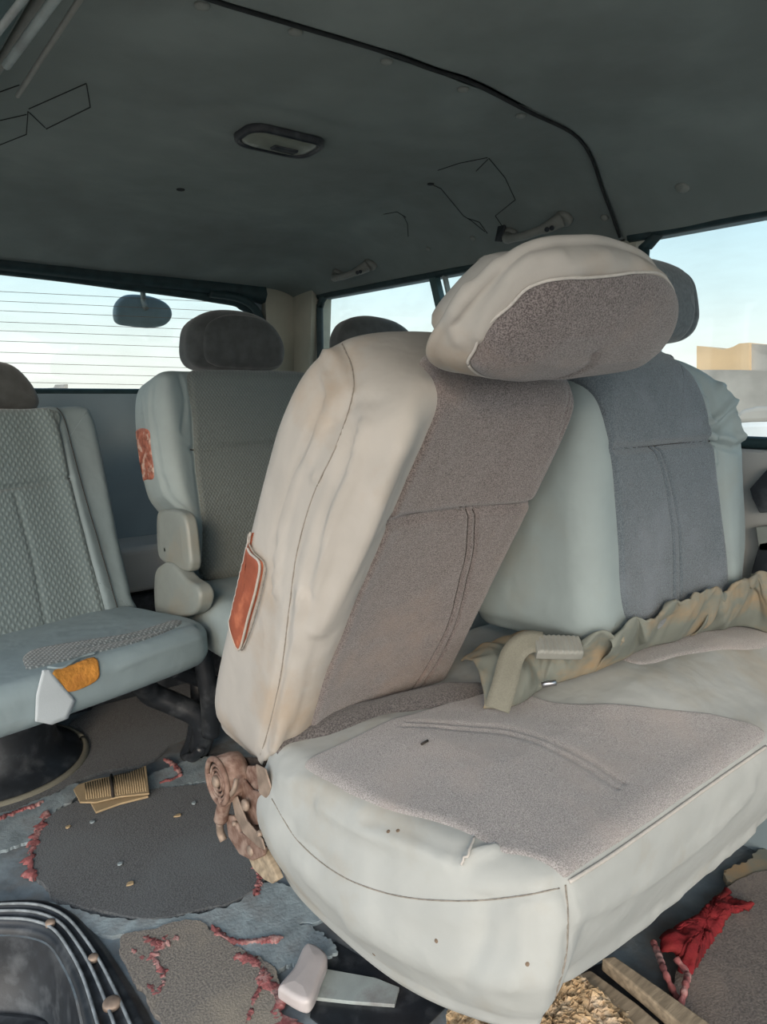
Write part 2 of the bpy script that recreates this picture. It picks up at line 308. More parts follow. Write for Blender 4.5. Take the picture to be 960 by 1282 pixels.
def disc_mesh(c, ax, r, h, n=28, dome=0):
    ax = np.array(ax, float); ax /= np.linalg.norm(ax); a = np.array([0, 0, 1.]) if abs(ax[2]) < .9 else np.array([1., 0, 0]); x = np.cross(ax, a); x /= np.linalg.norm(x); y = np.cross(ax, x); c = np.array(c, float)
    ring = lambda rr, hh: np.array([c+ax*hh+rr*(math.cos(t)*x+math.sin(t)*y) for t in np.linspace(0, 2*math.pi, n, endpoint=False)])
    R = [ring(.001, 0), ring(r, 0), ring(r, h*.7), ring(r*.93, h)]+[ring(r*.93*q, h+dome*(1-q*q)) for q in (.7, .4, .02)]
    return fill_rings(R)
def grid_mesh(Pg):
    a, b = Pg.shape[:2]; V = Pg.reshape(-1, 3); return V, [(i*b+j, i*b+j+1, (i+1)*b+j+1, (i+1)*b+j) for i in range(a-1) for j in range(b-1)]
def solid(o, t): s = o.modifiers.new('solid', 'SOLIDIFY'); s.thickness = t; s.offset = 0; return o
def bvh(o):
    L = np.array(wloc(o)); me = o.data; vs = [Vector(L)+v.co for v in me.vertices]; return BVHTree.FromPolygons(vs, [list(p.vertices) for p in me.polygons])
def hit(tree, x, y, off=0.0):
    r = (None,)
    for k in range(80):   # a point just off the outline slides back onto the surface
        rad = .8*k; d = Vector(ray(x+rad*math.cos(k*2.4), y+rad*math.sin(k*2.4))).normalized(); r = tree.ray_cast(Vector(CAM), d)
        if r[0] is not None: break
    if r[0] is None: return None
    n = r[1]; n = n if n.dot(d) < 0 else -n
    return np.array(r[0]+n*off), np.array(n)
def hits(tree, L, off=0.0, n=None):
    if n: L = crv(L, n)
    return np.array([h[0] for h in (hit(tree, x, y, off) for x, y in L) if h is not None])
def ridge3(lines):
    """fabric folds: push vertices outward along normal near 3-D lines"""
    def post(V, Nn):
        for L, wd, am in lines:
            L = np.asarray(L); d = pdist(V, L); V = V+Nn*(am*np.exp(-(d/wd)**2))[:, None]
        return V
    return post
def displace(o, fn):
    me = o.data; me.update(); L = wloc(o); V = np.array([v.co for v in me.vertices])+L; Nn = np.array([v.normal for v in me.vertices]); V2 = fn(V, Nn)-L
    me.vertices.foreach_set('co', V2.ravel()); me.update(); return o
def folds(lines, noise_amp=0, nscale=30, seed=1):
    def f(V, Nn):
        D = np.zeros(len(V))
        for L, wd, am in lines:
            L = np.asarray(L); d = pdist(V, L)
            D += am*np.exp(-(d/wd)**2)
        if noise_amp: D += noise_amp*noise(V, nscale, seed)
        return V+Nn*D[:, None]
    return f
def floorpx(L, z=0.0): return np.array([at(x, y, 'z', z) for x, y in L])
def ribbon(L, wid, z, seed=0, jag=.4, n=70):
    P = crv(L, n); r = np.random.RandomState(seed); t = np.gradient(P, axis=0); t /= np.linalg.norm(t, axis=1)[:, None]; nn = np.stack([-t[:, 1], t[:, 0]], 1)
    sm = lambda k: np.convolve(r.uniform(-1, 1, n+8), np.ones(k)/k, 'same')[4:-4]
    a = wid*(.34+.7*sm(5)+.18*sm(1)); b = wid*(.34+.7*sm(5)+.18*sm(1)); e = np.clip(np.minimum(np.arange(n), n-1-np.arange(n))/6+.1, 0, 1); a = np.clip(a*e, .0008, 1); b = np.clip(b*e, .0008, 1)
    h = .0035+.003*sm(4); R = []
    for i, p in enumerate(P): R.append([(*(p[:2]+nn[i]*a[i]), z-.003), (*(p[:2]+nn[i]*a[i]*.6), z+h[i]), (*p[:2], z+h[i]*.6+.001*r.uniform()), (*(p[:2]-nn[i]*b[i]*.6), z+h[i]*.9), (*(p[:2]-nn[i]*b[i]), z-.003)])
    return grid_mesh(np.array(R))
def flat(P, z, h, n=220, jag=.004, seed=0):
    """thin mat from an outline on the floor, frayed edge"""
    P = ccw(crv(np.asarray(P)[:, :2], n, True)); r = np.random.RandomState(seed); j = np.convolve(r.uniform(-jag, jag, n+4), np.ones(3)/3, 'same')[2:-2]+1.6*jag*noise(P, 40, seed)
    P = P+inward(P)*j[:, None]; return prism_mesh(np.column_stack([P, np.full(n, z)]), (0, 0, h))
X_, Y_, Z_ = np.eye(3)

# ============================================================ SETTING
# floor with the step well cut out
well_in = floorpx([(-60, 1172), (0, 1172), (35, 1175), (60, 1185), (78, 1212), (92, 1245), (104, 1300), (118, 1370), (130, 1450)])
well_out = floorpx([(-60, 1140), (0, 1131), (55, 1130), (92, 1145), (122, 1175), (155, 1222), (192, 1285), (230, 1370), (270, 1450)])
wi = crv(well_in[:, :2], 60)
x_near = -.12
outl = [(x_near, 2.3), (x_near, wi[0][1])]+[tuple(p) for p in wi]+[(wi[-1][0], -.9), (1.42, -.9), (1.42, 2.3)]
bm = bmesh.new(); vs = [bm.verts.new((p[0], p[1], 0)) for p in outl]; es = [bm.edges.new((vs[i], vs[(i+1) % len(vs)])) for i in range(len(vs))]
bmesh.ops.triangle_fill(bm, edges=es, use_beauty=True); V = [tuple(v.co) for v in bm.verts]; bm.verts.index_update(); Fc = [tuple(v.index for v in f.verts) for f in bm.faces]; bm.free()
floor = structure(mk('floor', V, Fc, 'floor', smooth=False))
# step well: walls going down, lower tread
R = []
for z, off in ((.0, 0), (-.02, .004), (-.17, .02)): R.append(np.column_stack([wi-np.array([off, off*.3]), np.full(60, z)]))
R.append(np.column_stack([wi*0+wi.mean(0)-np.array([.3, .2]), np.full(60, -.17)]))
structure(mk('trim_step_well', *grid_mesh(np.array(R)), 'black_plastic'))
tread = floorpx([(-60, 1262), (0, 1262), (45, 1266), (80, 1275), (110, 1300), (150, 1400), (-60, 1400)], -.12)
structure(prism('trim_step_tread', ccw(tread[:, :2]) @ np.eye(2, 3)+np.array([0, 0, -.169]), (0, 0, .045), 'black_plastic', bev=.01))
# ribbed scuff trim around the well
A = crv(well_out[:, :2], 80); B = crv(well_in[:, :2], 80); R = []
NR = 34
for j in range(NR+1):
    s = j/NR; q = A*(1-s)+B*s; h = .004+.010*min(1, s*6)*min(1, (1-s)*5)
    for c in (.35, .56, .78): h += .0055*math.exp(-((s-c)/.035)**2)
    if s > .93: h -= (s-.93)*.3
    R.append(np.column_stack([q, np.full(80, h)]))
o = structure(mk('trim_step_edge', *grid_mesh(np.array(R)), 'black_plastic')); step_edge = o
M['rib'] = mat('scuffed_rib', (.26, .30, .33), .5, 60, .4, bump=.1)
for c in (.35, .56, .78):
    q = A*(1-c)+B*c; tube('rib', np.column_stack([q, np.full(80, .0195)]), .0026, 'rib', o)
for x, y, r in ((63, 1158, .008), (117, 1202, .008), (140, 1259, .013)):
    mk('screw', *disc_mesh(at(x, y, 'z', .016), Z_, r, .007, dome=.002), 'rust_pale', o)

# ceiling: one headliner sheet rolling down at the far side and the back
def ceil_z(x, y):
    z = 1.345+0*x
    a = .115*np.clip((x-1.12)/.28, 0, 1)**2.0; b = .085*np.clip((y-1.72)/.50, 0, 1)**1.7
    z = z-(a**4+b**4+1e-12)**.25
    t = np.clip((.32-x)/.16, 0, 1); z = z-.05*t**2
    return z
gx = np.concatenate([np.linspace(.13, .36, 16), np.linspace(.36, 1.1, 50)[1:], np.linspace(1.1, 1.40, 40)[1:]]); gy = np.linspace(.80, 2.22, 130)
GX, GY = np.meshgrid(gx, gy, indexing='ij'); XY = np.column_stack([GX.ravel(), GY.ravel()])
Z = ceil_z(XY[:, 0], XY[:, 1])+.004*noise(XY, 7, 3)+.0015*noise(XY, 28, 4)
lampc = at(350, 172, 'z', 1.34)
dl = np.sqrt(((XY[:, 0]-lampc[0])/.16)**2+((XY[:, 1]-lampc[1])/.10)**2); Z += .006*np.exp(-((dl-1)/.18)**2)-.002
ceiling = structure(mk('ceiling', *grid_mesh(np.column_stack([XY, Z]).reshape(len(gx), len(gy), 3)), 'headliner'))
# front headliner section, overlapping a little lower along the seam
seam_px = [(235, -16), (268, -2), (350, 23), (480, 62), (540, 84), (595, 103), (665, 139), (718, 165), (740, 192), (755, 235), (766, 264), (777, 296)]
sv = []
for x, y in crv(seam_px, 60):
    p = None
    for it in range(60):
        pass
    d = ray(x, y); ts = np.linspace(.3, 2.5, 4000); PP = CAM+ts[:, None]*d; zz = ceil_z(PP[:, 0], PP[:, 1])-.006; k = np.argmax(PP[:, 2] > zz); sv.append(PP[k])
sv = np.array(sv); sxs = sv[:, 0]; o_ = np.argsort(sxs); 
gx2 = np.concatenate([np.linspace(.13, 1.1, 60), np.linspace(1.1, 1.40, 40)[1:]]); R = []
for x in gx2:
    ye = np.interp(x, sxs[o_], sv[o_, 1], left=sv[o_[0], 1]); yy = np.concatenate([ye-np.array([0, .004, .012]), np.linspace(ye-.02, -.9, 90)])
    q = np.column_stack([np.full(len(yy), x), yy]); z = ceil_z(q[:, 0], q[:, 1])-.010+.005*noise(q, 6, 9)+.002*noise(q, 24, 5)
    z[0] += .008; z[1] += .003
    R.append(np.column_stack([q, z]))
frontliner = mk('front_headliner', *grid_mesh(np.array(R)), 'headliner', ceiling)
tube('headliner_seam', sv+np.array([0, .003, -.001]), .003, 'scratch', ceiling)
ctree = bvh(ceiling); ftree = bvh(frontliner)
# roof skin above so no light leaks
structure(mk('ceiling_roof_panel', *box_mesh((-.15, -.9, 1.37), (1.46, 2.34, 1.40)), 'teal_metal', smooth=False))
# clip buttons
M['clip'] = mat('grey_clip', (.26, .28, .26), .6, 40, .2, bump=0)
for x, y, r in ((253, 6, .011), (370, 39, .011), (484, 76, .010), (580, 111, .010), (652, 144, .010), (757, 272, .010), (592, 298, .009), (536, 311, .008)):
    h = hit(ctree, x, y, -.001)
    if h: mk('clip_button', *disc_mesh(h[0], h[1], r*.82, .004, n=20, dome=.002), 'clip', ceiling)
h = hit(ftree, 854, 235, -.002); mk('clip_button', *disc_mesh(h[0], h[1], .013, .004, n=20, dome=.003), 'clip', ceiling)
h = hit(ctree, 226, 237, 0); mk('slot', *disc_mesh(h[0], h[1], .009, .002, n=16), 'scratch', ceiling)
h = hit(ctree, 539, 230, 0); mk('slot', *disc_mesh(h[0], h[1], .007, .002, n=16), 'scratch', ceiling)
# scored lines in the headliner cloth
for L in ([(-20, 155), (33, 143)], [(36, 136), (108, 104), (113, 134), (58, 161), (35, 139), (33, 168), (-20, 189)], [(-10, 118), (24, 106)],
          [(539, 230), (552, 236), (580, 270), (590, 276), (607, 290)], [(548, 213), (575, 204), (610, 197)], [(596, 214), (612, 198), (632, 222), (645, 250), (620, 270), (630, 285)], [(585, 273), (600, 278), (610, 292)],
          [(505, 270), (510, 280), (511, 296)], [(480, 268), (497, 265), (508, 272)]):
    LL = []
    for a, b in zip(L[:-1], L[1:]): LL += [tuple(np.array(a)*(1-t)+np.array(b)*t) for t in np.linspace(0, 1, 12)[:-1]]
    LL.append(L[-1]); H = hits(ctree, LL, .0005)
    if len(H) > 3: tube('crease', H, .0008, 'scratch', ceiling, n=6)

# far side wall (wall_right) with window openings, made of sill panel and header/pillars
XW = 1.40; YB0 = 2.25
structure(mk('wall_right', *join([box_mesh((XW, -.9, -.1), (XW+.05, 2.30, .80)), box_mesh((XW, -.9, 1.225), (XW+.05, 2.30, 1.37))]), 'trim_blue', smooth=False))
# pillars
structure(mk('trim_rear_pillar', *prism_mesh([(XW-.03, 2.14, .75), (XW-.03, 2.30, .75), (XW-.03, 2.30, 1.26), (XW-.03, 2.10, 1.26)], (.08, 0, 0)), 'trim_cream', smooth=False))
structure(mk('trim_corner_pillar', *box_mesh((1.262, YB0-.028, .80), (1.40, YB0, 1.262)), 'trim_cream', smooth=False))
P1 = [(XW+.0, 1.02, .78), (XW+.0, .90, .78), (XW+.0, .905, 1.235), (XW+.0, 1.06, 1.235)]
structure(mk('trim_door_pillar', *prism_mesh(P1, (.05, 0, 0)), 'trim_cream', smooth=False))
def quad_win(n, pts, seal=.012, extra=None):
    """glass pane plus rounded rubber seal on the x=XW plane; pts in (y,z)"""
    C2 = crv(pts, 160, True); P = np.column_stack([np.full(160, XW+.012), C2])
    g = mk('window_%d' % n, *prism_mesh(P[::2], (.004, 0, 0)), 'glass', smooth=False); structure(g)
    Pc = np.vstack([P, P[:2]])-np.array([.012, 0, 0]); tube('rubber_seal', Pc, seal, 'rubber', g, n=8); return g
def rrect(y0, y1, z0, z1, r=.05, sl0=0, sl1=0):
    out = []
    for cx, cz, a0 in ((y1-r, z1-r, 0), (y0+r, z1-r, 90), (y0+r, z0+r, 180), (y1-r, z0+r, 270)):
        for a in range(0, 91, 18):
            t = math.radians(a0+a); y = cx+r*math.cos(t); z = cz+r*math.sin(t); k = (z1-z)/(z1-z0); out.append((y+k*(sl1 if cx > (y0+y1)/2 else sl0), z))
    return out
quad_win(1, rrect(-.55, .885, .812, 1.232, .055))
g2 = quad_win(2, rrect(1.07, 2.10, .80, 1.232, .05, -.0, -.0))
# divider bar of the sliding pane in the rear side window
mk('window_bar', *prism_mesh([(XW-.004, 1.525, 1.232), (XW-.004, 1.55, 1.232), (XW-.004, 1.40, .80), (XW-.004, 1.37, .80)], (.02, 0, 0)), 'teal_metal', g2, smooth=False)
mk('window_bar', *prism_mesh([(XW-.004, 1.49, 1.232), (XW-.004, 1.497, 1.232), (XW-.004, 1.35, .80), (XW-.004, 1.343, .80)], (.015, 0, 0)), 'alu', g2, smooth=False)

# back hatch: glass, seal, trim panel
YB = 2.25
gl_pts = []
for x, z in ((-.08, .905), (.6, .905), (1.20, .905), (1.238, .93), (1.233, 1.12), (1.215, 1.185), (1.16, 1.210), (1.0, 1.222), (.60, 1.238), (-.08, 1.25)): gl_pts.append((x, z))
def poly_round(P, r=.0, n=200): return crv(P, n, True)
C2 = np.array(gl_pts); L = []
for a, b in zip(C2, np.roll(C2, -1, 0)): L += [tuple(a*(1-t)+b*t) for t in (0, .5)]
C2 = crv(L, 200, True); P = np.column_stack([C2[:, 0], np.full(200, YB+.012), C2[:, 1]])
gb = structure(mk('window_3', *prism_mesh(P[::2], (0, .004, 0)), 'glass', smooth=False))
tube('rubber_seal', np.vstack([P, P[:2]])-np.array([0, .012, 0]), .016, 'rubber', gb, n=8)
parts = []
for k, y in enumerate([368, 380, 392, 406, 417, 430, 444, 457, 469, 481]):
    a = at(2, y-3, 'y', YB+.009); b = at(330, y+13-1.0*k, 'y', YB+.009); parts.append(tube_mesh(np.linspace(a-(b-a)*.3, b, 12), .0007, 5))
mk('defroster_wires', *join(parts), 'rust', gb)
# hatch body around the glass
structure(mk('wall_back', *join([box_mesh((-.15, YB, .20), (1.45, YB+.06, .905)), box_mesh((-.15, YB, 1.25), (1.45, YB+.06, 1.37)), box_mesh((1.24, YB, .9), (1.45, YB+.06, 1.26))]), 'trim_blue', smooth=False))
# dark header band between headliner and glass
hd = []
for x in np.linspace(-.1, 1.26, 40):
    t = (x+.1)/1.40; zt = 1.262-.0*t; zb = 1.246-.022*t-.02*max(0, (x-1.1)/.2)**2
    hd.append([(x, YB-.035, zt+.006), (x, YB-.045, (zt+zb)/2), (x, YB-.03, zb), (x, YB, zb-.004)])
structure(mk('trim_hatch_header', *grid_mesh(np.array(hd)), 'rubber'))
L = crv([(1.06, YB-.025, 1.226), (1.16, YB-.03, 1.218), (1.222, YB-.03, 1.185), (1.246, YB-.03, 1.12), (1.252, YB-.03, 1.0), (1.252, YB-.03, .905)], 40)
structure(tube('trim_hatch_seal', L, .014, 'rubber'))
# hatch lower: curved trim panel, pale sill
R = []
for z in np.linspace(.905, .46, 20):
    t = (.905-z)/.445; R.append([(x, YB-.02-.035*math.sin(math.pi*min(1, t*1.1))*.6-.03*t, z) for x in np.linspace(-.12, 1.38, 30)])
structure(mk('trim_hatch_panel', *grid_mesh(np.array(R)), 'trim_blue'))
o = structure(mk('trim_rear_sill', *box_mesh((.30, 2.02, .335), (1.36, 2.20, .47)), 'trim_pale', smooth=False)); bevel(o, .02, 4)
o = structure(mk('trim_rear_floor_box', *box_mesh((.30, 2.06, 0), (1.36, 2.22, .32)), 'black_plastic', smooth=False)); bevel(o, .01, 2)
# near side wall (out of frame, keeps the light right) and door frame rail
structure(mk('wall_left', *join([box_mesh((-.16, 1.42, -.1), (-.11, 2.30, .80)), box_mesh((-.16, 1.42, 1.22), (-.11, 2.30, 1.37)), box_mesh((-.16, 1.42, .8), (-.11, 1.52, 1.22))]), 'trim_blue', smooth=False))
# door opening head: rail with bright strips
rail = []
for y in np.linspace(-.9, 2.2, 40):
    rail.append([(.215, y, 1.30), (.20, y, 1.262), (.165, y, 1.248), (.12, y, 1.25), (.08, y, 1.235), (.04, y, 1.25), (-.12, y, 1.26), (-.13, y, 1.36)])
o = structure(mk('trim_door_rail', *grid_mesh(np.array(rail)), 'teal_metal'))
tube('weatherstrip', [(.225, y, 1.292) for y in np.linspace(-.5, 1.6, 20)], .006, 'plastic_pale', o)
a = at(8, 82, 'z', 1.236); b = at(66, 2, 'z', 1.236); tube('track_highlight', [b+(b-a)*2, b, a], .0045, 'alu', o)  # pale tube stands in for a highlight streak along the door track
a = at(-20, 62, 'z', 1.230); b = at(28, 0, 'z', 1.230); tube('track_highlight', [b+(b-a)*2, b, a, a+(a-b)*2], .0035, 'alu', o)  # second highlight streak, also built as a pale tube
a = at(22, 120, 'z', 1.262); b = at(98, 2, 'z', 1.262); tube('rail_edge', [b+(b-a)*1.5, b, a], .003, 'plastic_pale', o)

# ============================================================ CEILING FITTINGS
h = hit(ctree, 350, 173); c = h[0]
dome = empty('dome_light', tuple(c), 'rectangular interior dome lamp with pale lens set in the dark headliner', 'ceiling lamp')
fr = Frame(c+np.array([0, 0, -.001]), (1, -.04, 0), (.04, -1, 0))
fr.W = np.array([0, 0, -1.])
def rr2(a, b, r, n=10):
    out = []
    for cx, cy, a0 in ((a-r, b-r, 0), (-a+r, b-r, 90), (-a+r, -b+r, 180), (a-r, -b+r, 270)):
        for k in range(n): t = math.radians(a0+90*k/(n-1)); out.append((cx+r*math.cos(t), cy+r*math.sin(t)))
    return np.array(out)
O1 = rr2(.074, .047, .03); O2 = rr2(.066, .039, .026)
def ringset(fr, L): return fill_rings([fr.w(np.column_stack([P, np.full(len(P), w)])) for P, w in L])
mk('lamp_bezel', *ringset(fr, [(O1*1.02, 0), (O1, .009), (O1*.96, .012), (O2*1.02, .011), (O2, .002)]), 'black_plastic', dome)
mk('lamp_lens', *ringset(fr, [(O2*1.0, .002), (O2*.97, .008), (O2*.8, .012), (O2*.4, .013), (O2*.01, .013)]), 'dome_lens', dome)
sw = fr.w(np.array([[.012, -.006, .013]]))[0]
o = mk('lamp_switch', *box_mesh(sw-np.array([.024, .010, .004]), sw+np.array([.024, .010, .003])), 'black_plastic', dome, smooth=False); bevel(o, .003)
def grab(px0, px1, dropx, label):
    a = hit(ctree, *px0)[0]; b = hit(ctree, *px1)[0]; 
    e = empty('grab_handle', tuple((a+b)/2), label, 'grab handle', None)
    off = np.array([-.028, 0, -.020]); d = b-a
    L = crv([a, a+off*.8+d*.05, a+off*1.15+d*.3, a+off*1.25+d*.55, b+off*.9-d*.15, b+off*.3], 40)
    V, Fc = tube_mesh(L, np.concatenate([np.linspace(.014, .011, 10), np.full(20, .0095), np.linspace(.011, .017, 10)]), 14)
    mk('handle_grip', V, Fc, 'plastic_pale', e)
    for q, r in ((a, .020), (b, .020)):
        n = hit(ctree, *px0)[1]; mk('handle_mount', *disc_mesh(q-n*.002, n, r, .012, n=20, dome=.003), 'plastic_pale', e)
    for s in (.86, .95):
        q = a+d*s+off*1.0; n = np.array([-.7, -.35, -.6]); mk('screw_hole', *disc_mesh(q+n*.008, n, .0055, .003, n=14), 'black_plastic', e)
    return e
grab((640, 292), (706, 272), 0, 'larger pale grab handle above the big headrest, mounted on the dark headliner')
grab((424, 342), (464, 330), 0, 'smaller pale grab handle above the rear side window, left of the other handle')
# bracket beside the larger handle
h = hit(ctree, 630, 285); prism('handle_bracket', [h[0]+np.array(q) for q in ((0, -.012, .01), (0, .012, .01), (-.006, .016, -.03), (-.006, -.004, -.034))], (-.006, 0, 0), 'black_plastic', ceiling)

# mirror outside the rear glass
e = empty('rear_parking_mirror', tuple(at(180, 352, 'y', 2.36)), 'rounded blue-grey parking mirror hanging outside the rear window', 'mirror')
mc = at(180, 387, 'y', 2.40); fr = Frame(mc, (1, .0, .03), (0, .25, 1))
Sl = Slab(fr, [(-.098, -.022), (-.085, .022), (-.045, .05), (.03, .05), (.085, .028), (.1, -.008), (.075, -.042), (.02, -.056), (-.05, -.052), (-.088, -.045)], .035, .016, n=120, nin=10)
Sl.build('mirror_shell', mat('mirror_shell_grey', (.22, .29, .32), .4, 20, .2, bump=0), e)
a = at(180, 350, 'y', 2.38); tube('mirror_arm', crv([a+[0, -.08, .03], a, mc+[0, 0, .03], mc+[0, -.02, .0]], 20), .009, 'plastic_pale', e)

# ============================================================ BENCH SEAT (front, largest)
bench = empty('bench_seat', (.87, .62, .0), 'large grey-covered two-person bench seat with taupe plush panels and one backrest tipped forward', 'seat')
tl = math.atan(.49)
fB = Frame((.445, .845, .36), (1, 0, 0), (0, -math.sin(tl), math.cos(tl)))
k_ = .12
bl = [(0.02, .02), (.0, .08), (-.003, .25), (.0, .42), (.006, .50), (.026, .562), (.065, .600), (.12, .616), (.20, .621), (.30, .618), (.345, .600), (.362, .555), (.355, .40), (.345, .2), (.335, .05), (.32, .015), (.28, .0), (.06, .0)]
split_y = None
pxB = lambda L: fB.pxs(L)
g_split = pxB([(486, 651), (560, 645), (640, 634), (702, 624)])
g_v1 = pxB([(590, 642), (584, 700), (562, 780), (535, 835), (512, 872)]); g_v2 = pxB([(598, 642), (592, 700), (570, 780), (543, 835), (520, 872)])
puck = [pxB(L) for L in ([(742, 490), (722, 520), (705, 560), (700, 590)], [(730, 488), (712, 515), (698, 548)], [(752, 500), (735, 540), (715, 580)], [(716, 492), (704, 520)])]
def reliefB(X, d):
    u, v = X[:, 0], X[:, 1]
    z = .022*np.exp(-((u-.040)/.036)**2)*np.clip(v/.1, 0, 1)*(.5+.9*np.clip((v-.2)/.35, 0, 1))
    z += -.010*np.exp(-((u-.20)/.1)**2)
    z += groove(X, crv(g_split, 40), .006, .010)+groove(X, crv(g_v1, 30), .0025, .004)+groove(X, crv(g_v2, 30), .0025, .004)
    for p in puck: z += groove(X, crv(p, 20), .003, .0035)
    z += .003*noise(X, 22, 5)*np.clip(d/.03, 0, 1)+.002*noise(X, 60, 7)*np.clip(d/.03, 0, 1)
    return z
def bendB(A):
    A = A.copy(); k = np.clip((.30-A[:, 1])/.3, 0, 1.1); ng = np.minimum(A[:, 2], 0); A[:, 1] += .48*ng*k**1.5; A[:, 2] = A[:, 2]+.03*ng*k; return A
slB = Slab(fB, bl, .180, .035, reliefB, spine=((.18, .16), (.18, .5)), n=320, rb=.045, nin=60, bend=bendB)
backrest = slB.build('backrest', 'cover', bench)
# folds and seams on the cover side (traced on the side face)
tr = bvh(backrest)
seam_side = hits(tr, [(425, 424), (441, 462), (440, 500), (420, 560), (392, 620), (372, 690), (362, 760), (352, 840), (338, 905), (326, 945)], 0, 90)
fold1 = hits(tr, [(405, 470), (412, 500), (390, 560), (372, 600), (352, 670), (345, 740)], 0, 50)
fold2 = hits(tr, [(455, 530), (440, 590), (418, 640), (405, 700), (392, 760), (378, 830), (364, 890), (345, 935)], 0, 50)
fold3 = hits(tr, [(400, 430), (420, 450), (428, 480), (418, 520)], 0, 40)
fold4 = hits(tr, [(378, 745), (372, 800), (358, 870), (345, 930), (330, 950)], 0, 40)
fold5 = hits(tr, [(500, 560), (480, 610), (455, 680), (425, 740), (398, 790)], 0, 40)
fold6 = hits(tr, [(430, 540), (415, 575), (395, 600)], 0, 30)
fold7 = hits(tr, [(470, 500), (440, 503), (415, 530)], 0, 30)
fl = folds([(seam_side, .004, -.004), (fold1, .005, .008), (fold1+np.array([0, .011, 0]), .006, -.006), (fold2, .006, .009), (fold2+np.array([0, .014, 0]), .008, -.008), (fold3, .005, .005), (fold4, .006, .012), (fold4+np.array([0, -.013, 0]), .007, -.009), (fold5, .010, .007), (fold5+np.array([0, .018, 0]), .010, -.005), (fold6, .005, .006), (fold7, .008, -.004)])
displace(backrest, fl)
tr = bvh(backrest)
tube('seam', hits(tr, [(425, 424), (441, 462), (440, 500), (420, 560), (392, 620), (372, 690), (362, 760), (352, 840), (338, 905), (326, 945)], .0000, 120), .0008, 'thread_grey', backrest, label='stitched seam running down the side')
# brick red patch on the side: leather visible through a slit with pale rim
pp = [(309, 667), (316, 690), (329, 705), (325, 735), (314, 775), (304, 812), (296, 800), (291, 775), (295, 735), (301, 695)]
pq = []
for x, y in crv(pp, 90, True):
    x0 = x
    while tr.ray_cast(Vector(CAM), Vector(ray(x0-3, y)).normalized())[0] is None and x0 < x+40: x0 += 1
    pq.append((x0, y))
H = [hit(tr, x, y, .003) for x, y in pq]
H = [q for q in H if q is not None]; Pp = np.array([q[0] for q in H]); nn = np.mean([q[1] for q in H], 0)
def patch(name, P, n, m, parent, lift=.002, label=None):
    c = P.mean(0); R = [P-n*.004, P+n*lift*.6, c+(P-c)*.96+n*lift]+[c+(P-c)*f+n*(lift+.0006*np.sin(20*f)) for f in (.8, .6, .4, .2, .01)]
    return mk(name, *fill_rings(R), m, parent, label=label)
patch('patch', Pp, nn, 'patch_red', backrest, .0035, 'brick red leather patch')
tube('patch_rim', np.vstack([Pp, Pp[:2]])+nn*.002, .0018, 'cover', backrest)
tube('patch_stitch', hits(tr, [(310, 668), (320, 690), (335, 708), (329, 745), (318, 785), (306, 813)], .004, 50), .0012, 'thread_grey', backrest)
# plush centre
pan = pxB([(386, 918), (430, 770), (470, 680)])
pan = np.vstack([pan, [(.078, .44), (.086, .49), (.094, .54), (.100, .585), (.105, .635), (.15, .655), (.20, .655), (.30, .652), (.365, .635), (.395, .55), (.385, .4), (.375, .2), (.365, .05), (.33, .0), (.2, -.01)]])
pn = slB.panel('plush_panel', pan, 'plush', backrest, h=.007, e=.012, n=340, nin=110, spine=((.21, .14), (.21, .48)))
slB.seam('seam', pxB([(494, 651), (560, 645), (640, 634), (700, 625)]), 'thread', backrest, .0020, .0055)
slB.seam('seam', g_v1, 'thread', backrest, .0011, .0068)
slB.seam('seam', g_v2, 'thread', backrest, .0011, .0068)
# top plush continues over the crest
# lower plush roll
L = crv([(.462, .82, .405), (.52, .80, .410), (.62, .768, .418), (.72, .735, .428), (.79, .72, .428)], 60)
V, Fc = tube_mesh(L, np.concatenate([np.linspace(.03, .045, 12), np.full(36, .046), np.linspace(.045, .03, 12)]), 24)
o = mk('lumbar_roll', V, Fc, 'plush_dark', bench); displace(o, folds([], .004, 40, 3))

# headrest of the tipped backrest
th = math.radians(50); fH = Frame((.635, .46, .96), (1, 0, 0), (0, -math.sin(th), math.cos(th)))
ho = np.array([(-.147, -.045), (-.150, .01), (-.128, .075), (-.07, .096), (-.01, .097), (.05, .088), (.105, .060), (.134, .015), (.132, -.035), (.09, -.066), (.02, -.078), (-.05, -.08), (-.115, -.072)])
def relH(X, d): return .010*np.clip(d/.07, 0, 1)+.002*noise(X, 30, 8)
def bendH(A):
    A = A.copy(); A[:, 1] += .45*np.minimum(A[:, 2], 0)+.02*0; return A
slH = Slab(fH, ho, .105, .030, relH, n=240, rb=.05, nin=30, side=lambda t, P: .010*math.sin(math.pi*t)-.022*t*t, bend=bendH)
hr = slH.build('headrest', 'cover', bench); th_ = bvh(hr)
hf = [hits(th_, L, 0, 30) for L in ([(665, 330), (640, 352), (615, 385), (600, 420)], [(620, 330), (595, 360), (575, 392)], [(585, 362), (566, 395), (572, 425)], [(700, 318), (660, 325), (635, 345)], [(760, 318), (735, 330), (720, 338)], [(800, 328), (815, 340), (835, 350)])]
displace(hr, folds([(l, .008, a) for l, a in zip(hf, (.005, .004, .005, .004, .003, .003)) if len(l) > 2]+[(l+np.array([.016, 0, 0]), .008, -.003) for l in hf[:3]], .002, 22, 4))
hp = fH.pxs([(590, 458), (598, 438), (612, 415), (640, 388), (668, 362), (700, 347), (735, 344), (790, 342), (832, 347), (848, 365), (851, 392), (838, 420), (815, 440), (785, 458), (730, 468), (650, 476), (610, 472)])
ridge = crv(fH.pxs([(655, 473), (690, 462), (718, 440), (725, 420)]), 20)
slH.panel('plush_face', hp, 'plush', hr, h=.008, e=.02, n=240, nin=40, relief=lambda X, d: .010*np.clip(d/.05, 0, 1)-.004*np.exp(-(pdist(X, ridge)/.006)**2))
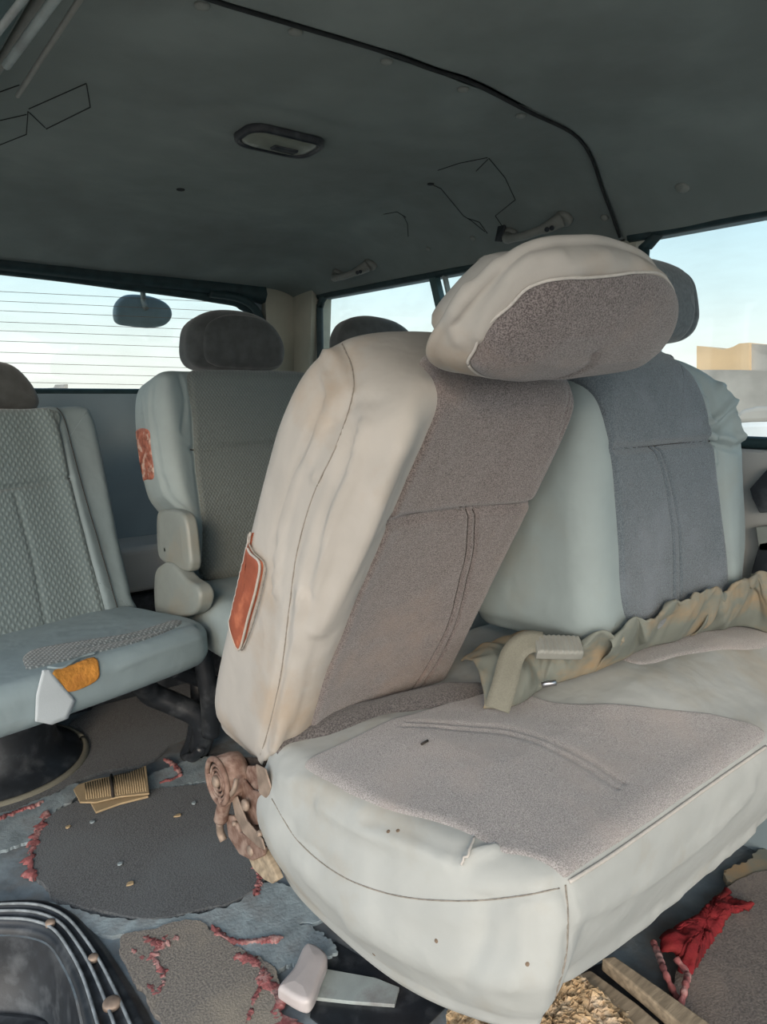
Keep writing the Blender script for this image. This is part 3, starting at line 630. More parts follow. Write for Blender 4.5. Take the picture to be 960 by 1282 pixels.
tube('piping', slH.skin(np.vstack([crv(hp, 200, True), crv(hp, 200, True)[:1]]), np.full(201, .0012)), .0016, 'piping', hr)
for u in (.13, .23):
    a = fB.w([[u, .58, -.075]])[0]; b = fH.w([[u-.18, -.04, -.06]])[0]; tube('headrest_post', [a, (a+b)/2, b], .006, 'steel', bench)

# far backrest
tf = math.radians(4); fC = Frame((.845, .565, .46), (1, 0, 0), (0, math.sin(tf), math.cos(tf)))
cl = [(.045, .070), (.006, .092), (-.010, .135), (-.012, .3), (.004, .44), (.06, .505), (.16, .515), (.29, .51), (.37, .47), (.418, .40), (.452, .31), (.472, .2), (.462, .13), (.445, .092), (.40, .072), (.2, .07)]
pxC = lambda L: fC.pxs(L)
gC = pxC([(768, 562), (800, 560), (850, 555), (890, 552)]); gC1 = pxC([(815, 560), (828, 600), (838, 660), (840, 720), (838, 765)]); gC2 = pxC([(822, 560), (835, 600), (846, 660), (848, 720), (846, 765)])
gCe = pxC([(880, 450), (890, 490), (893, 555), (898, 640), (903, 730)])
def reliefC(X, d):
    u, v = X[:, 0], X[:, 1]
    z = .018*np.exp(-((u-.37)/.045)**2)-.028*np.clip((v-.36)/.15, 0, 1)**2
    z += groove(X, crv(gC, 30), .006, .009)+groove(X, crv(gC1, 30), .0025, .004)+groove(X, crv(gC2, 30), .0025, .004)+groove(X, crv(gCe, 30), .008, .008)
    return z+.0025*noise(X, 25, 11)
slC = Slab(fC, cl, .27, .045, reliefC, n=260, rb=.05, nin=50)
far = slC.build('backrest', 'cover_cool', bench); tC = bvh(far)  # cool cover here carries the blue sky light in its colour
ff = [hits(tC, L, 0, 30) for L in ([(888, 545), (905, 548), (922, 552), (935, 545)], [(885, 530), (900, 522), (915, 505)], [(905, 470), (915, 500), (925, 545)], [(925, 560), (938, 590), (945, 640), (942, 700)], [(870, 445), (885, 480), (890, 540)], [(880, 500), (888, 540), (893, 580)])]
displace(far, folds([(l, .006, .008) for l in ff[:3]+ff[5:] if len(l) > 2]+[(l+np.array([0, 0, -.014]), .006, -.008) for l in ff[:2] if len(l) > 2]))
cpan = np.vstack([pxC([(776, 745), (770, 640), (762, 560), (757, 500), (752, 440)]), [(.10, .52), (.2, .53), (.27, .52)], pxC([(868, 446), (880, 480), (888, 540), (893, 600), (900, 680), (904, 735)]), [(.322, .10), (.315, .055), (.2, .05), (.085, .055), (.075, .10)]])
slC.panel('plush_panel', cpan, 'plush_skylit', far, h=.006, e=.01, n=260, nin=80)
slC.seam('seam', gC, 'thread', far, .0020, .0045); slC.seam('seam', gC1, 'thread', far, .0011, .0058); slC.seam('seam', gC2, 'thread', far, .0011, .0058)
# far headrest
fI = Frame((1.105, .655, 1.055), (1, 0, 0), (0, .10, 1))
slI = Slab(fI, [(-.13, -.045), (-.135, .0), (-.115, .05), (-.06, .068), (.05, .068), (.105, .05), (.125, .0), (.12, -.04), (.08, -.062), (-.08, -.062)], .11, .035, lambda X, d: .01*np.clip(d/.06, 0, 1)+groove(X, crv([(.075, .07), (.085, .0), (.08, -.06)], 20), .004, .004), n=160, nin=20, rb=.04)
slI.build('headrest', mat('blue_grey_headrest', (.10, .125, .14), .9, 150, .3, bump=.3, bscale=400, sheen=.3), bench, label='dark blue-grey headrest behind the big one')
for u in (-.06, .06): tube('headrest_post', [fI.w([[u, -.05, -.05]])[0], fI.w([[u, -.12, -.05]])[0]], .006, 'steel', bench)

# cushion
fQ = Frame((0, 0, .44), (1, 0, 0), (0, 1, 0))
co = [(.53, .88), (.465, .845), (.436, .76), (.438, .62), (.452, .52), (.478, .43), (.505, .392), (.535, .379), (.60, .377), (.75, .383), (.9, .385), (1.15, .39), (1.30, .40), (1.325, .45), (1.325, .85), (1.30, .92), (1.0, .93), (.7, .93)]
g_q1 = crv(fQ.pxs([(510, 920), (560, 925), (640, 935), (720, 960), (780, 990)]), 40); g_q2 = crv(fQ.pxs([(505, 926), (555, 931), (635, 941), (712, 966), (772, 996)]), 40)
def reliefQ(X, d):
    u, v = X[:, 0], X[:, 1]
    z = .020*np.clip(d/.16, 0, 1)-.014*np.clip((v-.66)/.2, 0, 1)
    q = np.clip((u-.74)/.22, 0, 1); q2 = np.clip((v-.40)/.14, 0, 1); z += .040*q*q*(3-2*q)*q2*q2*(3-2*q2)
    z += groove(X, g_q1, .004, .003)+groove(X, g_q2, .004, .003)
    return z+.004*noise(X, 12, 21)+.0015*noise(X, 40, 22)
def sideQ(t, P):
    left = np.clip((.56-P[:, 0])/.05, 0, 1)[:, None]; frontm = np.clip((.43-P[:, 1])/.03, 0, 1)[:, None]
    return (left*(.020*math.sin(math.pi*min(1, t*1.0))-.012*t**2)+(1-left)*frontm*(.006*math.sin(math.pi*t)-.045*t**1.3))
def bendQ(A):
    A = A.copy(); c = np.exp(-((A[:, 0]-.54)/.11)**2-((A[:, 1]-.40)/.11)**2); A[:, 2] = np.where(A[:, 2] < 0, A[:, 2]*(1-.13*c), A[:, 2]); return A
slQ = Slab(fQ, co, .215, .034, reliefQ, spine=((.62, .64), (1.14, .64)), n=460, rb=.03, side=sideQ, nin=60, bend=bendQ)
cush = slQ.build('cushion', 'cover_seat', bench); tQ = bvh(cush)
q_h = [(340, 1000), (375, 1055), (430, 1098), (500, 1122), (580, 1128), (650, 1122), (700, 1112)]
q_v = [(708, 1108), (711, 1150), (708, 1200), (695, 1248)]
q_f = [[(708, 1150), (780, 1120), (870, 1060), (940, 990)], [(715, 1215), (790, 1165), (870, 1110), (940, 1040)], [(400, 1010), (450, 1040), (500, 1055), (560, 1080)], [(620, 1062), (590, 1070), (577, 1085)], [(350, 975), (400, 985), (450, 1020)], [(440, 1160), (520, 1200), (600, 1225), (680, 1225)], [(480, 1150), (560, 1175), (640, 1180)], [(650, 1130), (655, 1180), (640, 1230)], [(610, 1140), (600, 1190), (580, 1230)], [(370, 1080), (420, 1130), (500, 1165)], [(330, 990), (350, 1030), (400, 1080)]]
am = [(.010, .006), (.014, .006), (.007, .006), (.005, .006), (.012, .004), (.014, .005), (.012, -.004), (.010, .004), (.01, -.004), (.014, .004), (.01, -.004)]
displace(cush, folds([(hits(tQ, q_h, 0, 60), .005, -.004), (hits(tQ, q_v, 0, 40), .004, -.004)]+[(hits(tQ, L, 0, 40), a, b) for L, (a, b) in zip(q_f, am)]))
tQ = bvh(cush)
tube('seam', hits(tQ, q_h, .0, 120), .0008, 'thread_grey', cush); tube('seam', hits(tQ, q_v, .0, 60), .0010, 'thread_grey', cush)
tube('front_piping', hits(tQ, [(712, 1104), (760, 1074), (830, 1025), (900, 975), (958, 935)], .001, 80), .0022, 'piping', cush)
M['stain'] = mat('brown_stain', (.20, .15, .11), .9, 200, .3, bump=0)
for x, y in ((486, 1041), (498, 1040), (468, 1195), (660, 1207), (546, 1178)): 
    h = hit(tQ, x, y); mk('stain', *disc_mesh(h[0]-h[1]*.0006, h[1], .0022, .0010, n=12), 'stain', cush)
onq = lambda L: np.array([hit(tQ, x, y)[0][:2] for x, y in L])
cplush = onq([(385, 966), (430, 992), (490, 1017), (545, 1030), (590, 1047), (625, 1067), (660, 1074), (690, 1088), (706, 1104), (724, 1092), (790, 1048), (860, 998), (925, 952), (958, 925), (945, 908), (900, 896), (840, 888), (780, 882), (700, 880), (620, 866), (520, 893), (440, 925), (385, 952)])
slQ.panel('plush_panel', cplush, 'plush_seat', cush, h=.004, e=.010, n=340, nin=90, spine=((.62, .53), (.86, .50)), relief=lambda X, d: .003*noise(X, 14, 33)+.004*noise(X, 12, 21)*0)
fp = np.vstack([onq([(798, 832), (860, 820), (955, 812)]), [(1.29, .52), (1.29, .60), (1.0, .66)]])
slQ.panel('plush_panel', fp, 'plush_seat', cush, h=.003, e=.01, n=140, nin=30)
h = hit(tQ, 528, 937); tube('burn_mark', [h[0]+h[1]*.006, h[0]+np.array([.012, .002, .006])], .0015, 'thread', cush)
h = hit(tQ, 585, 1066)
tube('loose_thread', hits(tQ, [(594, 1051), (590, 1062), (582, 1076), (578, 1084)], .003, 12), .0014, 'piping', cush)
# seat base frame under the cushion
o = mk('base_frame', *join([box_mesh((.66, .60, .10), (.70, .84, .25)), box_mesh((1.2, .60, .05), (1.24, .84, .25)), box_mesh((.66, .80, .18), (1.24, .84, .25)), box_mesh((.66, .60, .18), (1.24, .64, .24))]), 'rust', bench, smooth=False); bevel(o, .004)
for x, y in ((.68, .62), (.68, .82), (1.22, .62), (1.22, .82)): tube('leg', [(x, y, .2), (x, y, .0)], .018, 'rust', bench, n=12)

# recliner mechanism on the aisle side
def rx(L, x): return np.array([at(a, b, 'x', x) for a, b in L])
M['gap_dark'] = mat('gap_shade_steel', (.06, .05, .045), .6, 60, .4, bump=.3, bscale=200, metal=.3)  # darker steel colour paints the shade in gaps and recesses of the recliner
rec = mk('recliner_plate', *prism_mesh(rx([(292, 948), (330, 950), (330, 990), (318, 1030), (330, 1055), (318, 1070), (300, 1062), (292, 1030), (303, 1000), (290, 965)], .455), (.006, 0, 0)), 'gap_dark', bench, smooth=False); bevel(rec, .002)
c = at(272, 978, 'x', .412)
mk('spring_drum', *disc_mesh(c+np.array([.004, 0, 0]), (1, 0, 0), .034, .034, n=40), 'rust', rec)
th_r = np.linspace(0, 2*math.pi, 60)
mk('drum_face', *disc_mesh(c+np.array([.005, 0, 0]), (-1, 0, 0), .029, .002, n=40), 'gap_dark', rec)
tube('drum_rim', c+np.column_stack([0*th_r, .032*np.cos(th_r), .032*np.sin(th_r)]), .0042, 'rust', rec)
sp = [c+np.array([.001, (.009+.0062*t/(2*math.pi))*math.cos(t), (.009+.0062*t/(2*math.pi))*math.sin(t)]) for t in np.linspace(0, 3*2*math.pi, 180)]
tube('coil_spring', sp, .0021, 'rust', rec, n=8)
mk('pivot_bolt', *disc_mesh(c+np.array([.002, 0, 0]), (-1, 0, 0), .0085, .007, dome=.002), 'rust_pale', rec)
prism('lever_arm', rx([(287, 955), (294, 957), (318, 988), (334, 992), (339, 1008), (333, 1030), (318, 1033), (306, 1012), (300, 985)], .440), (-.005, 0, 0), 'rust', rec)
prism('hinge_bracket', rx([(312, 958), (326, 958), (329, 985), (326, 996), (318, 985), (306, 988)], .446), (-.004, 0, 0), 'rust', rec)
prism('side_plate', rx([(322, 956), (334, 962), (341, 985), (336, 1000), (326, 992)], .436), (-.003, 0, 0), 'rust_pale', rec)
prism('lower_arm', rx([(306, 1010), (318, 1030), (330, 1035), (334, 1052), (326, 1062), (314, 1046), (302, 1030)], .446), (-.004, 0, 0), 'rust', rec)
prism('latch_arm', rx([(286, 1018), (296, 1020), (304, 1040), (326, 1052), (336, 1060), (334, 1070), (320, 1076), (304, 1068), (290, 1046)], .432), (-.006, 0, 0), 'rust', rec)
prism('dusty_latch', rx([(292, 1000), (298, 996), (310, 1026), (330, 1050), (334, 1064), (326, 1060), (306, 1042), (296, 1020)], .426), (-.003, 0, 0), 'rust_pale', rec)
prism('frame_foot', rx([(318, 1070), (338, 1062), (350, 1085), (356, 1098), (348, 1103), (338, 1098), (324, 1084)], .440), (-.010, 0, 0), 'wood', rec)
a, b = at(282, 1000, 'x', .418), at(276, 1026, 'x', .418); tube('spring_barrel', np.array([a+(b-a)*t for t in np.linspace(0, 1, 12)]), .0100, 'rust', rec, n=20); tube('barrel_bore', np.array([a-(b-a)*.03, a+(b-a)*.1]), .0065, 'gap_dark', rec, n=16)
tube('hook_rod', crv([at(296, 975, 'x', .42), at(293, 988, 'x', .415), at(288, 996, 'x', .418)], 14), .0035, 'rust_pale', rec)
tube('hook_rod', crv([at(275, 1030, 'x', .425), at(276, 1042, 'x', .428), at(280, 1052, 'x', .43)], 14), .006, 'rust_pale', rec)
for x, y, r in ((309, 1007, .0085), (316, 1064, .0075), (296, 1030, .004), (327, 1043, .005)): mk('rivet', *disc_mesh(at(x, y, 'x', .429), (-1, 0, 0), r, .005, n=20, dome=.002), 'rust_pale', rec)

# ============================================================ cloth and belts in the crease behind the cushion
def bunch(front, back, label, seed, arch=.03, amp=.012, n=90, mm=26, skew=2.2):
    """cloth bunched along a crease between a front line and a back line, with diagonal sharp folds"""
    A = crv(front, n); B = crv(back, n); R = []
    for i in range(n):
        t = np.linspace(0, 1, mm)[:, None]; e = min(1, 6*min(i, n-1-i)/n+.25)
        p = A[i]*(1-t)+B[i]*t; L = i/n; q = np.column_stack([np.full(mm, L*5)+t[:, 0]*skew*.35, t[:, 0]*1.1])
        f = 1-2*np.abs(noise(q, 1.7, seed)); g = noise(q, 3.6, seed+3)
        ed = np.sin(math.pi*np.clip(t[:, 0], 0, 1))**.5
        p[:, 2] += e*ed*arch+amp*f*ed*2.0+amp*.35*g*ed; p[:, :2] += np.outer(noise(q, 2.2, seed+7)*.016*(.4+ed), [-.6, -.8])
        p[:, 1] -= .022*ed; p[:, 0] -= .008*ed; R.append(p)
    R = np.array(R); R[:, 0, 2] += .002
    o = mk('crumpled_cover', *grid_mesh(R), 'cover_tan'); solid(o, .003); u = o.modifiers.new('s', 'SUBSURF'); u.levels = 1; u.render_levels = 1; thing(o, label, 'cloth'); return o
tFar = bvh(far); tQ2 = bvh(cush)
def crease_cloth(fpx, bpx, label, seed, arch, amp, bt=None):
    f = [hit(tQ2, x, y, .004)[0] for x, y in fpx]; b = []
    for x, y, t in bpx: b.append(hit(t, x, y, .014)[0])
    return bunch(f, b, label, seed, arch, amp)
tNear = bvh(pn)
crease_cloth([(604, 893), (632, 893), (655, 882), (680, 866), (712, 856), (748, 845)], [(600, 852, tNear), (618, 828, tNear), (648, 800, tFar), (690, 800, tFar), (725, 796, tFar), (768, 788, tFar)], 'crumpled dusty cover cloth bunched at the crease beside the tipped backrest', 3, .018, .014)
crease_cloth([(742, 846), (775, 832), (800, 820), (835, 810), (868, 798)], [(752, 794, tFar), (800, 780, tFar), (840, 764, tFar), (870, 752, tFar), (900, 742, tFar)], 'wad of tan cloth below the blue-grey backrest with a rounded loop', 12, .024, .015)
crease_cloth([(862, 800), (900, 792), (940, 786), (1000, 780)], [(880, 750, tFar), (905, 738, tFar), (925, 728, tFar), (935, 715, tFar)], 'folded dusty cloth lying in the crease at the right edge', 23, .020, .015)
# lap belt webbing draped out of the crease
def strap(name, P, wid, m, parent=None, n=50, tilt=(0, 0, 1), th=.002, **k):
    L = crv(P, n); T = np.gradient(L, axis=0); T /= np.linalg.norm(T, axis=1)[:, None]; tt = np.array(tilt, float); R = []
    for i in range(n):
        s_ = np.cross(T[i], tt); s_ /= np.linalg.norm(s_)+1e-9; R.append([L[i]+s_*wid*q/2 for q in (-1, -.5, 0, .5, 1)])
    o = mk(name, *grid_mesh(np.array(R)), m, parent, **k); solid(o, th); return o
bk = at(699, 805, 'z', .555); belt = empty('lap_belt', tuple(bk), 'grey lap belt with ribbed buckle lying on the crumpled cloth in the crease', 'seat belt')
strap('webbing', [at(622, 888, 'z', .48), at(632, 855, 'z', .51), at(642, 820, 'z', .54), at(660, 804, 'z', .556), at(682, 805, 'z', .553)], .034, 'strap', belt, tilt=(-.5, -.5, .7))
fk = Frame(bk, RT*1.0+np.array([0, 0, -.02]), FH*.9+Z_*.45)
sk = Slab(fk, [(-.033, -.014), (-.033, .014), (-.025, .018), (.025, .018), (.034, .012), (.034, -.012), (.025, -.017), (-.025, -.017)], .018, .005, lambda X, d: -.001*np.cos(X[:, 0]*900), n=120, nin=14)
sk.build('buckle', 'plastic_pale', belt)
p = at(678, 858, 'z', .500); o = thing(tube('pen_cap', [p, p+RT*.010+Z_*.003, p+RT*.020+Z_*.004], .0042, 'steel', n=14), 'small shiny metal tube sticking out from under the crumpled cloth', 'metal tube')
fk = Frame(at(850, 760, 'z', .56), RT+np.array([0, 0, .15]), FH+Z_*.5)
o = Slab(fk, [(-.012, -.005), (-.012, .005), (.012, .005), (.012, -.005)], .004, .0015, n=60, nin=6).build('belt_tag', 'plastic_pale', None); thing(o, 'small white tag on the cloth below the blue-grey backrest', 'tag')

# ============================================================ CAPTAIN SEAT (left)
az = math.radians(13.9); Uc = np.array([math.cos(az), math.sin(az), 0]); Bc = np.array([-math.sin(az), math.cos(az), 0]); Rc = np.array([.54, 1.65, .40])
cap = empty('swivel_seat', tuple(Rc-Uc*.25-Bc*.15-np.array([0, 0, .40])), 'grey single seat at the left edge with torn cushion front showing orange foam', 'seat')
rc = math.radians(23); fK = Frame(Rc-Uc*.50+np.array([0, 0, 0.0]), Uc, Bc*math.sin(rc)+Z_*math.cos(rc))
ko = [(.02, .0), (.0, .15), (.03, .42), (.07, .50), (.12, .515), (.25, .518), (.42, .516)]+[tuple(fK.px(x, y, -.04)) for x, y in ((96, 512), (112, 528), (122, 570), (134, 630), (146, 690), (158, 745))]+[(.52, -.02), (.25, -.04)]
pk = lambda L: fK.pxs(L)
kg = pk([(0, 612), (40, 606), (86, 600)]); kg = np.vstack([[(.06, kg[0][1])], kg]); kv = pk([(18, 620), (40, 700), (58, 790)]); ks = pk([(60, 512), (72, 540), (84, 600), (104, 680), (128, 775)]); ks2 = pk([(70, 512), (80, 530), (95, 590), (118, 670), (145, 765)])
def reliefK(X, d):
    return .016*np.exp(-((X[:, 0]-.455)/.03)**2)+.016*np.exp(-((X[:, 0]-.045)/.03)**2)+groove(X, crv(kg, 30), .006, .008)+groove(X, crv(kv, 30), .006, .004)+groove(X, crv(ks, 30), .006, .006)+.002*noise(X, 25, 31)
slK = Slab(fK, ko, .12, .030, reliefK, n=240, rb=.035, nin=50)
kb = slK.build('backrest', 'cover_blue', cap)
kp = np.vstack([pk([(62, 514), (74, 540), (86, 600), (106, 680), (130, 770)]), [(.44, -.03), (.25, -.04), (.08, -.03), (.07, .2), (.09, .45), (.12, .522), (.25, .525)]])
slK.panel('woven_panel', kp, 'weave', kb, h=.005, e=.008, n=240, nin=60)
slK.seam('seam', kg, 'thread', kb, .0014, .002); slK.seam('seam', ks2, 'thread', kb, .0009, .002)
fK2 = Frame(fK.w([[.335, .592, -.045]])[0], Uc, Bc*.2+Z_)
slK2 = Slab(fK2, [(-.15, -.05), (-.15, .0), (-.12, .05), (-.05, .062), (.04, .062), (.10, .05), (.14, .0), (.145, -.05), (.09, -.065), (-.09, -.065)], .09, .035, lambda X, d: .008*np.clip(d/.06, 0, 1), n=140, nin=18)
slK2.build('headrest', 'headrest_dark', cap)
for u in (-.06, .06): tube('headrest_post', [fK2.w([[u, -.04, -.04]])[0], fK2.w([[u, -.12, -.04]])[0]], .006, 'steel', cap)
# cushion, front edge raised
fL = Frame(Rc-Uc*.50+np.array([0, 0, .012]), Uc, Bc*1.0-Z_*.06)
lo = [(.02, .06), (.0, -.10), (.005, -.26), (.03, -.305), (.08, -.318), (.25, -.325), (.44, -.318), (.495, -.30), (.525, -.25), (.530, -.12), (.52, .05), (.45, .10), (.25, .11)]
pl_ = lambda L: fL.pxs(L)
slL = Slab(fL, lo, .085, .030, lambda X, d: .006*np.clip(d/.1, 0, 1)+.0025*noise(X, 20, 41)-.006*np.exp(-((X[:, 1]+.20)/.02)**2)*0, n=260, rb=.028, nin=40)
lc = slL.build('cushion', 'cover_blue', cap); tL = bvh(lc)
displace(lc, folds([(hits(tL, [(100, 812), (160, 800), (220, 785), (255, 775)], 0, 30), .008, -.004), (hits(tL, [(150, 835), (200, 815), (250, 800)], 0, 30), .006, .003)])); tL = bvh(lc)
def surfpatch(tree, px, name, m, parent, n=120, lift=.003, label=None, disp=0, seed=0):
    P = crv(px, n, True); c = P.mean(0); R = []
    for f in (0, .04, .12, .25, .4, .55, .7, .85, .98):
        H = [hit(tree, *(p*(1-f)+c*f)) for p in P]
        if any(h is None for h in H): H = [h if h is not None else hit(tree, *c) for h in H]
        l = -.002 if f == 0 else lift; q = np.array([h[0]+h[1]*l for h in H])
        if disp and f > 0: q = q+np.array([h[1] for h in H])*(disp*noise(q, 60, seed))[:, None]
        R.append(q)
    return mk(name, *fill_rings(R), m, parent, label=label)
surfpatch(tL, [(28, 822), (50, 812), (110, 802), (170, 792), (222, 776), (226, 783), (180, 802), (120, 818), (40, 838), (30, 835)], 'woven_strip', 'weave_dark', lc, lift=.0025)
surfpatch(tL, [(66, 842), (90, 834), (118, 824), (124, 838), (122, 850), (106, 860), (84, 866), (72, 852)], 'exposed_foam', 'foam', lc, lift=.004, disp=.003, label='orange foam showing through the torn cover')
# torn flap of cover hanging down
fp3 = [(52, 838), (60, 838), (92, 876), (82, 898), (62, 906), (42, 902), (44, 870)]
a = hit(tL, 60, 850)[0]; dpl = (a-CAM)@Bc-.012
P = []
fp3 = [tuple(np.array(a)*(1-t)+np.array(b)*t) for a, b in zip(fp3, fp3[1:]+fp3[:1]) for t in np.linspace(0, 1, 9)[:-1]]
for x, y in fp3:
    d = ray(x, y); P.append(CAM+d*dpl/(d@Bc))
P = np.array(P); cc = P.mean(0); R = [P]+[cc+(P-cc)*f for f in (.8, .6, .4, .2)]; V, Fc = fill_rings(R); Fc = list(Fc)+[tuple(range(4*len(P), 5*len(P)))]; V = V-Bc*(.006*noise(V, 18, 5)+.006)[:, None]
o = mk('torn_flap', V, Fc, 'flap', lc, label='torn flap of cover hanging below the tear'); solid(o, .002)
tube('torn_edge', hits(tL, [(60, 838), (78, 838), (100, 826), (119, 820)], .004, 30), .0025, 'cover_blue', lc)
# pedestal
pc = np.array([.275, 1.88, 0.]); R = []
for r, z in ((.001, .33), (.16, .33), (.165, .31), (.15, .28), (.14, .16), (.15, .06), (.17, .03), (.20, .02), (.21, .0)):
    R.append([pc+np.array([r*math.cos(t), r*math.sin(t), z]) for t in np.linspace(0, 2*math.pi, 48, endpoint=False)])
mk('swivel_base', *fill_rings([np.array(q) for q in R]), 'black_plastic', cap)
rg = [pc+np.array([.212*math.cos(t), .212*math.sin(t), .008]) for t in np.linspace(0, 2*math.pi, 64)]
tube('floor_ring', rg, .009, 'strap', cap, n=10)

# ============================================================ REAR SEATS
rear = empty('folding_seat', (.88, 1.62, 0), 'grey rear seat with dark headrest and small worn red patch, below the rear window', 'seat')
tr_ = math.radians(14); fR = Frame((.645, 1.565, .472), (1, .0, 0), (0, math.sin(tr_), math.cos(tr_)))
pr_ = lambda L, w=0: fR.pxs(L, w)
ro = [(.065, .02), (.045, .12), (.02, .17), (-.005, .22), (-.012, .32), (-.008, .42), (.01, .485), (.05, .505), (.12, .51), (.3, .512), (.45, .51), (.50, .49), (.515, .4), (.51, .2), (.49, .02), (.45, -.01), (.28, -.02), (.10, -.01)]
rg_ = pr_([(238, 563), (270, 561), (335, 555), (370, 552)]); re_ = pr_([(236, 470), (241, 520), (244, 580), (252, 650), (260, 735)])
def reliefR(X, d):
    u = X[:, 0]; return .022*np.exp(-((u-.03)/.035)**2)+groove(X, crv(rg_, 30), .006, .007)+groove(X, crv(re_, 30), .006, .006)+.002*noise(X, 22, 51)
slR = Slab(fR, ro, .15, .035, reliefR, n=260, rb=.04, nin=50)
rb_ = slR.build('backrest', 'cover_cool', rear); tR = bvh(rb_)
rl = [hits(tR, L, 0, 30) for L in ([(190, 480), (188, 510), (193, 540), (200, 590), (207, 618)], [(225, 470), (232, 500), (228, 540)], [(205, 600), (215, 625), (235, 640)], [(178, 500), (184, 540)])]
displace(rb_, folds([(l, .006, a) for l, a in zip(rl, (-.006, -.004, -.005, .003)) if len(l) > 2])); tR = bvh(rb_)
slR.panel('woven_panel', np.vstack([pr_([(236, 466), (241, 520), (244, 580), (252, 650), (262, 740)]), [(.2, -.02), (.45, -.01), (.46, .2), (.46, .45), (.42, .515), (.2, .515)]]), 'weave_soft', rb_, h=.004, e=.008, n=220, nin=60)
slR.seam('seam', rg_, 'thread', rb_, .0014, .002)
surfpatch(tR, [(170, 540), (186, 538), (189, 560), (193, 597), (184, 601), (177, 600), (173, 575)], 'patch', 'patch_worn', rb_, lift=.002, label='small worn red patch')
fS = Frame(fR.w([[.275, .600, -.05]])[0], (1, 0, 0), (0, .15, 1))
hro = [(-.138, -.045), (-.14, .0), (-.12, .052), (-.055, .084), (.04, .086), (.105, .062), (.14, .01), (.14, -.04), (.11, -.068), (.0, -.074), (-.105, -.068)]
slS = Slab(fS, hro, .10, .035, lambda X, d: .010*np.clip(d/.06, 0, 1)+.003*np.sin(X[:, 0]*130)*np.exp(-((X[:, 1]+.05)/.03)**2), n=160, nin=22)
hsr = slS.build('headrest', 'headrest_dark', rear)
slS.panel('face_panel', np.array(hro)*[.86, .86]+[.012, -.006], 'headrest_dark', hsr, h=.005, e=.008, n=140, nin=20)
for u in (-.02, .04): tube('headrest_post', [fS.w([[u, -.04, -.04]])[0], fS.w([[u, -.13, -.04]])[0]], .006, 'steel', rear)
# rear seat cushion
fT = Frame((.645, 1.565, .455), (1, 0, 0), (0, 1, -.03))
slT = Slab(fT, [(.02, .05), (.0, -.1), (.0, -.36), (.03, -.42), (.12, -.43), (.4, -.43), (.49, -.41), (.51, -.3), (.51, .0), (.48, .07), (.25, .09)], .13, .04, lambda X, d: .008*np.clip(d/.1, 0, 1)+.002*noise(X, 20, 61), n=200, rb=.035, nin=30)
slT.build('cushion', 'cover_cool', rear)
# hinge covers (upper and lower) on the aisle side
def plate_slab(px, x, T, name, m, parent, r=.008, **k):
    # slab lying on a plane x = const, front facing -x
    fr = Frame((x, 0, 0), (0, -1, 0), (0, 0, 1)); P = np.array([fr.px(a, b) for a, b in px]); return Slab(fr, P, T, r, lambda X, d: .004*np.clip(d/.03, 0, 1), n=140, nin=16).build(name, m, parent, **k)
up_ = plate_slab([(196, 645), (205, 638), (222, 640), (232, 652), (237, 690), (238, 708), (232, 716), (205, 705), (197, 690)], .622, .028, 'hinge_cover', 'plastic_grey', rear)
mk('screw', *disc_mesh(at(208, 688, 'x', .622), (-1, 0, 0), .005, .004, n=14), 'steel', rear)
plate_slab([(193, 720), (202, 706), (214, 706), (232, 725), (246, 735), (250, 752), (240, 770), (205, 775), (194, 765)], .612, .035, 'hinge_cover', 'plastic_grey', rear)
tube('hinge_link', rx([(222, 712), (235, 740), (242, 760)], .64), .012, 'rust', rear, n=10)
strap('strap', [at(236, 762, 'y', 1.46), at(250, 752, 'y', 1.45), at(268, 738, 'y', 1.44)], .012, 'plastic_grey', rear, n=14, tilt=(0, 0, 1))
plate_slab([(268, 735), (272, 735), (272, 742), (268, 742)], .73, .006, 'strap_hook', 'plastic_grey', rear, r=.001)
# black tubular base of the rear seat with clawed foot
def tubep(name, pts, r, m, parent, n=40): return tube(name, crv(pts, n), r, m, parent, n=14)
tubep('base_tube', [at(172, 838, 'x', .52), at(186, 866, 'x', .56), at(215, 880, 'x', .61), at(245, 895, 'x', .66), at(255, 915, 'x', .68), at(250, 935, 'x', .685)], .027, 'black_plastic', rear)
tubep('base_tube', [at(215, 838, 'x', .62), at(250, 850, 'x', .70), at(285, 862, 'x', .80), at(330, 880, 'x', .95)], .02, 'black_plastic', rear)
tubep('base_tube', [(.66, 1.50, .33), (.675, 1.50, .20), (.685, 1.52, .10)], .022, 'black_plastic', rear)
tubep('base_tube', [(.66, 1.24, .30), (.80, 1.24, .29), (1.1, 1.24, .30)], .018, 'black_plastic', rear)
tubep('floor_claw', [at(243, 900, 'x', .67), at(238, 928, 'x', .67), at(231, 945, 'x', .665), at(242, 948, 'x', .665), at(252, 936, 'x', .67)], .012, 'black_plastic', rear)
tube('leg', [(1.1, 1.3, .33), (1.1, 1.3, .0)], .02, 'black_plastic', rear); tube('leg', [(1.1, 1.6, .33), (1.1, 1.6, .0)], .02, 'black_plastic', rear); tube('leg', [(.70, 1.62, .33), (.70, 1.62, .0)], .02, 'black_plastic', rear)
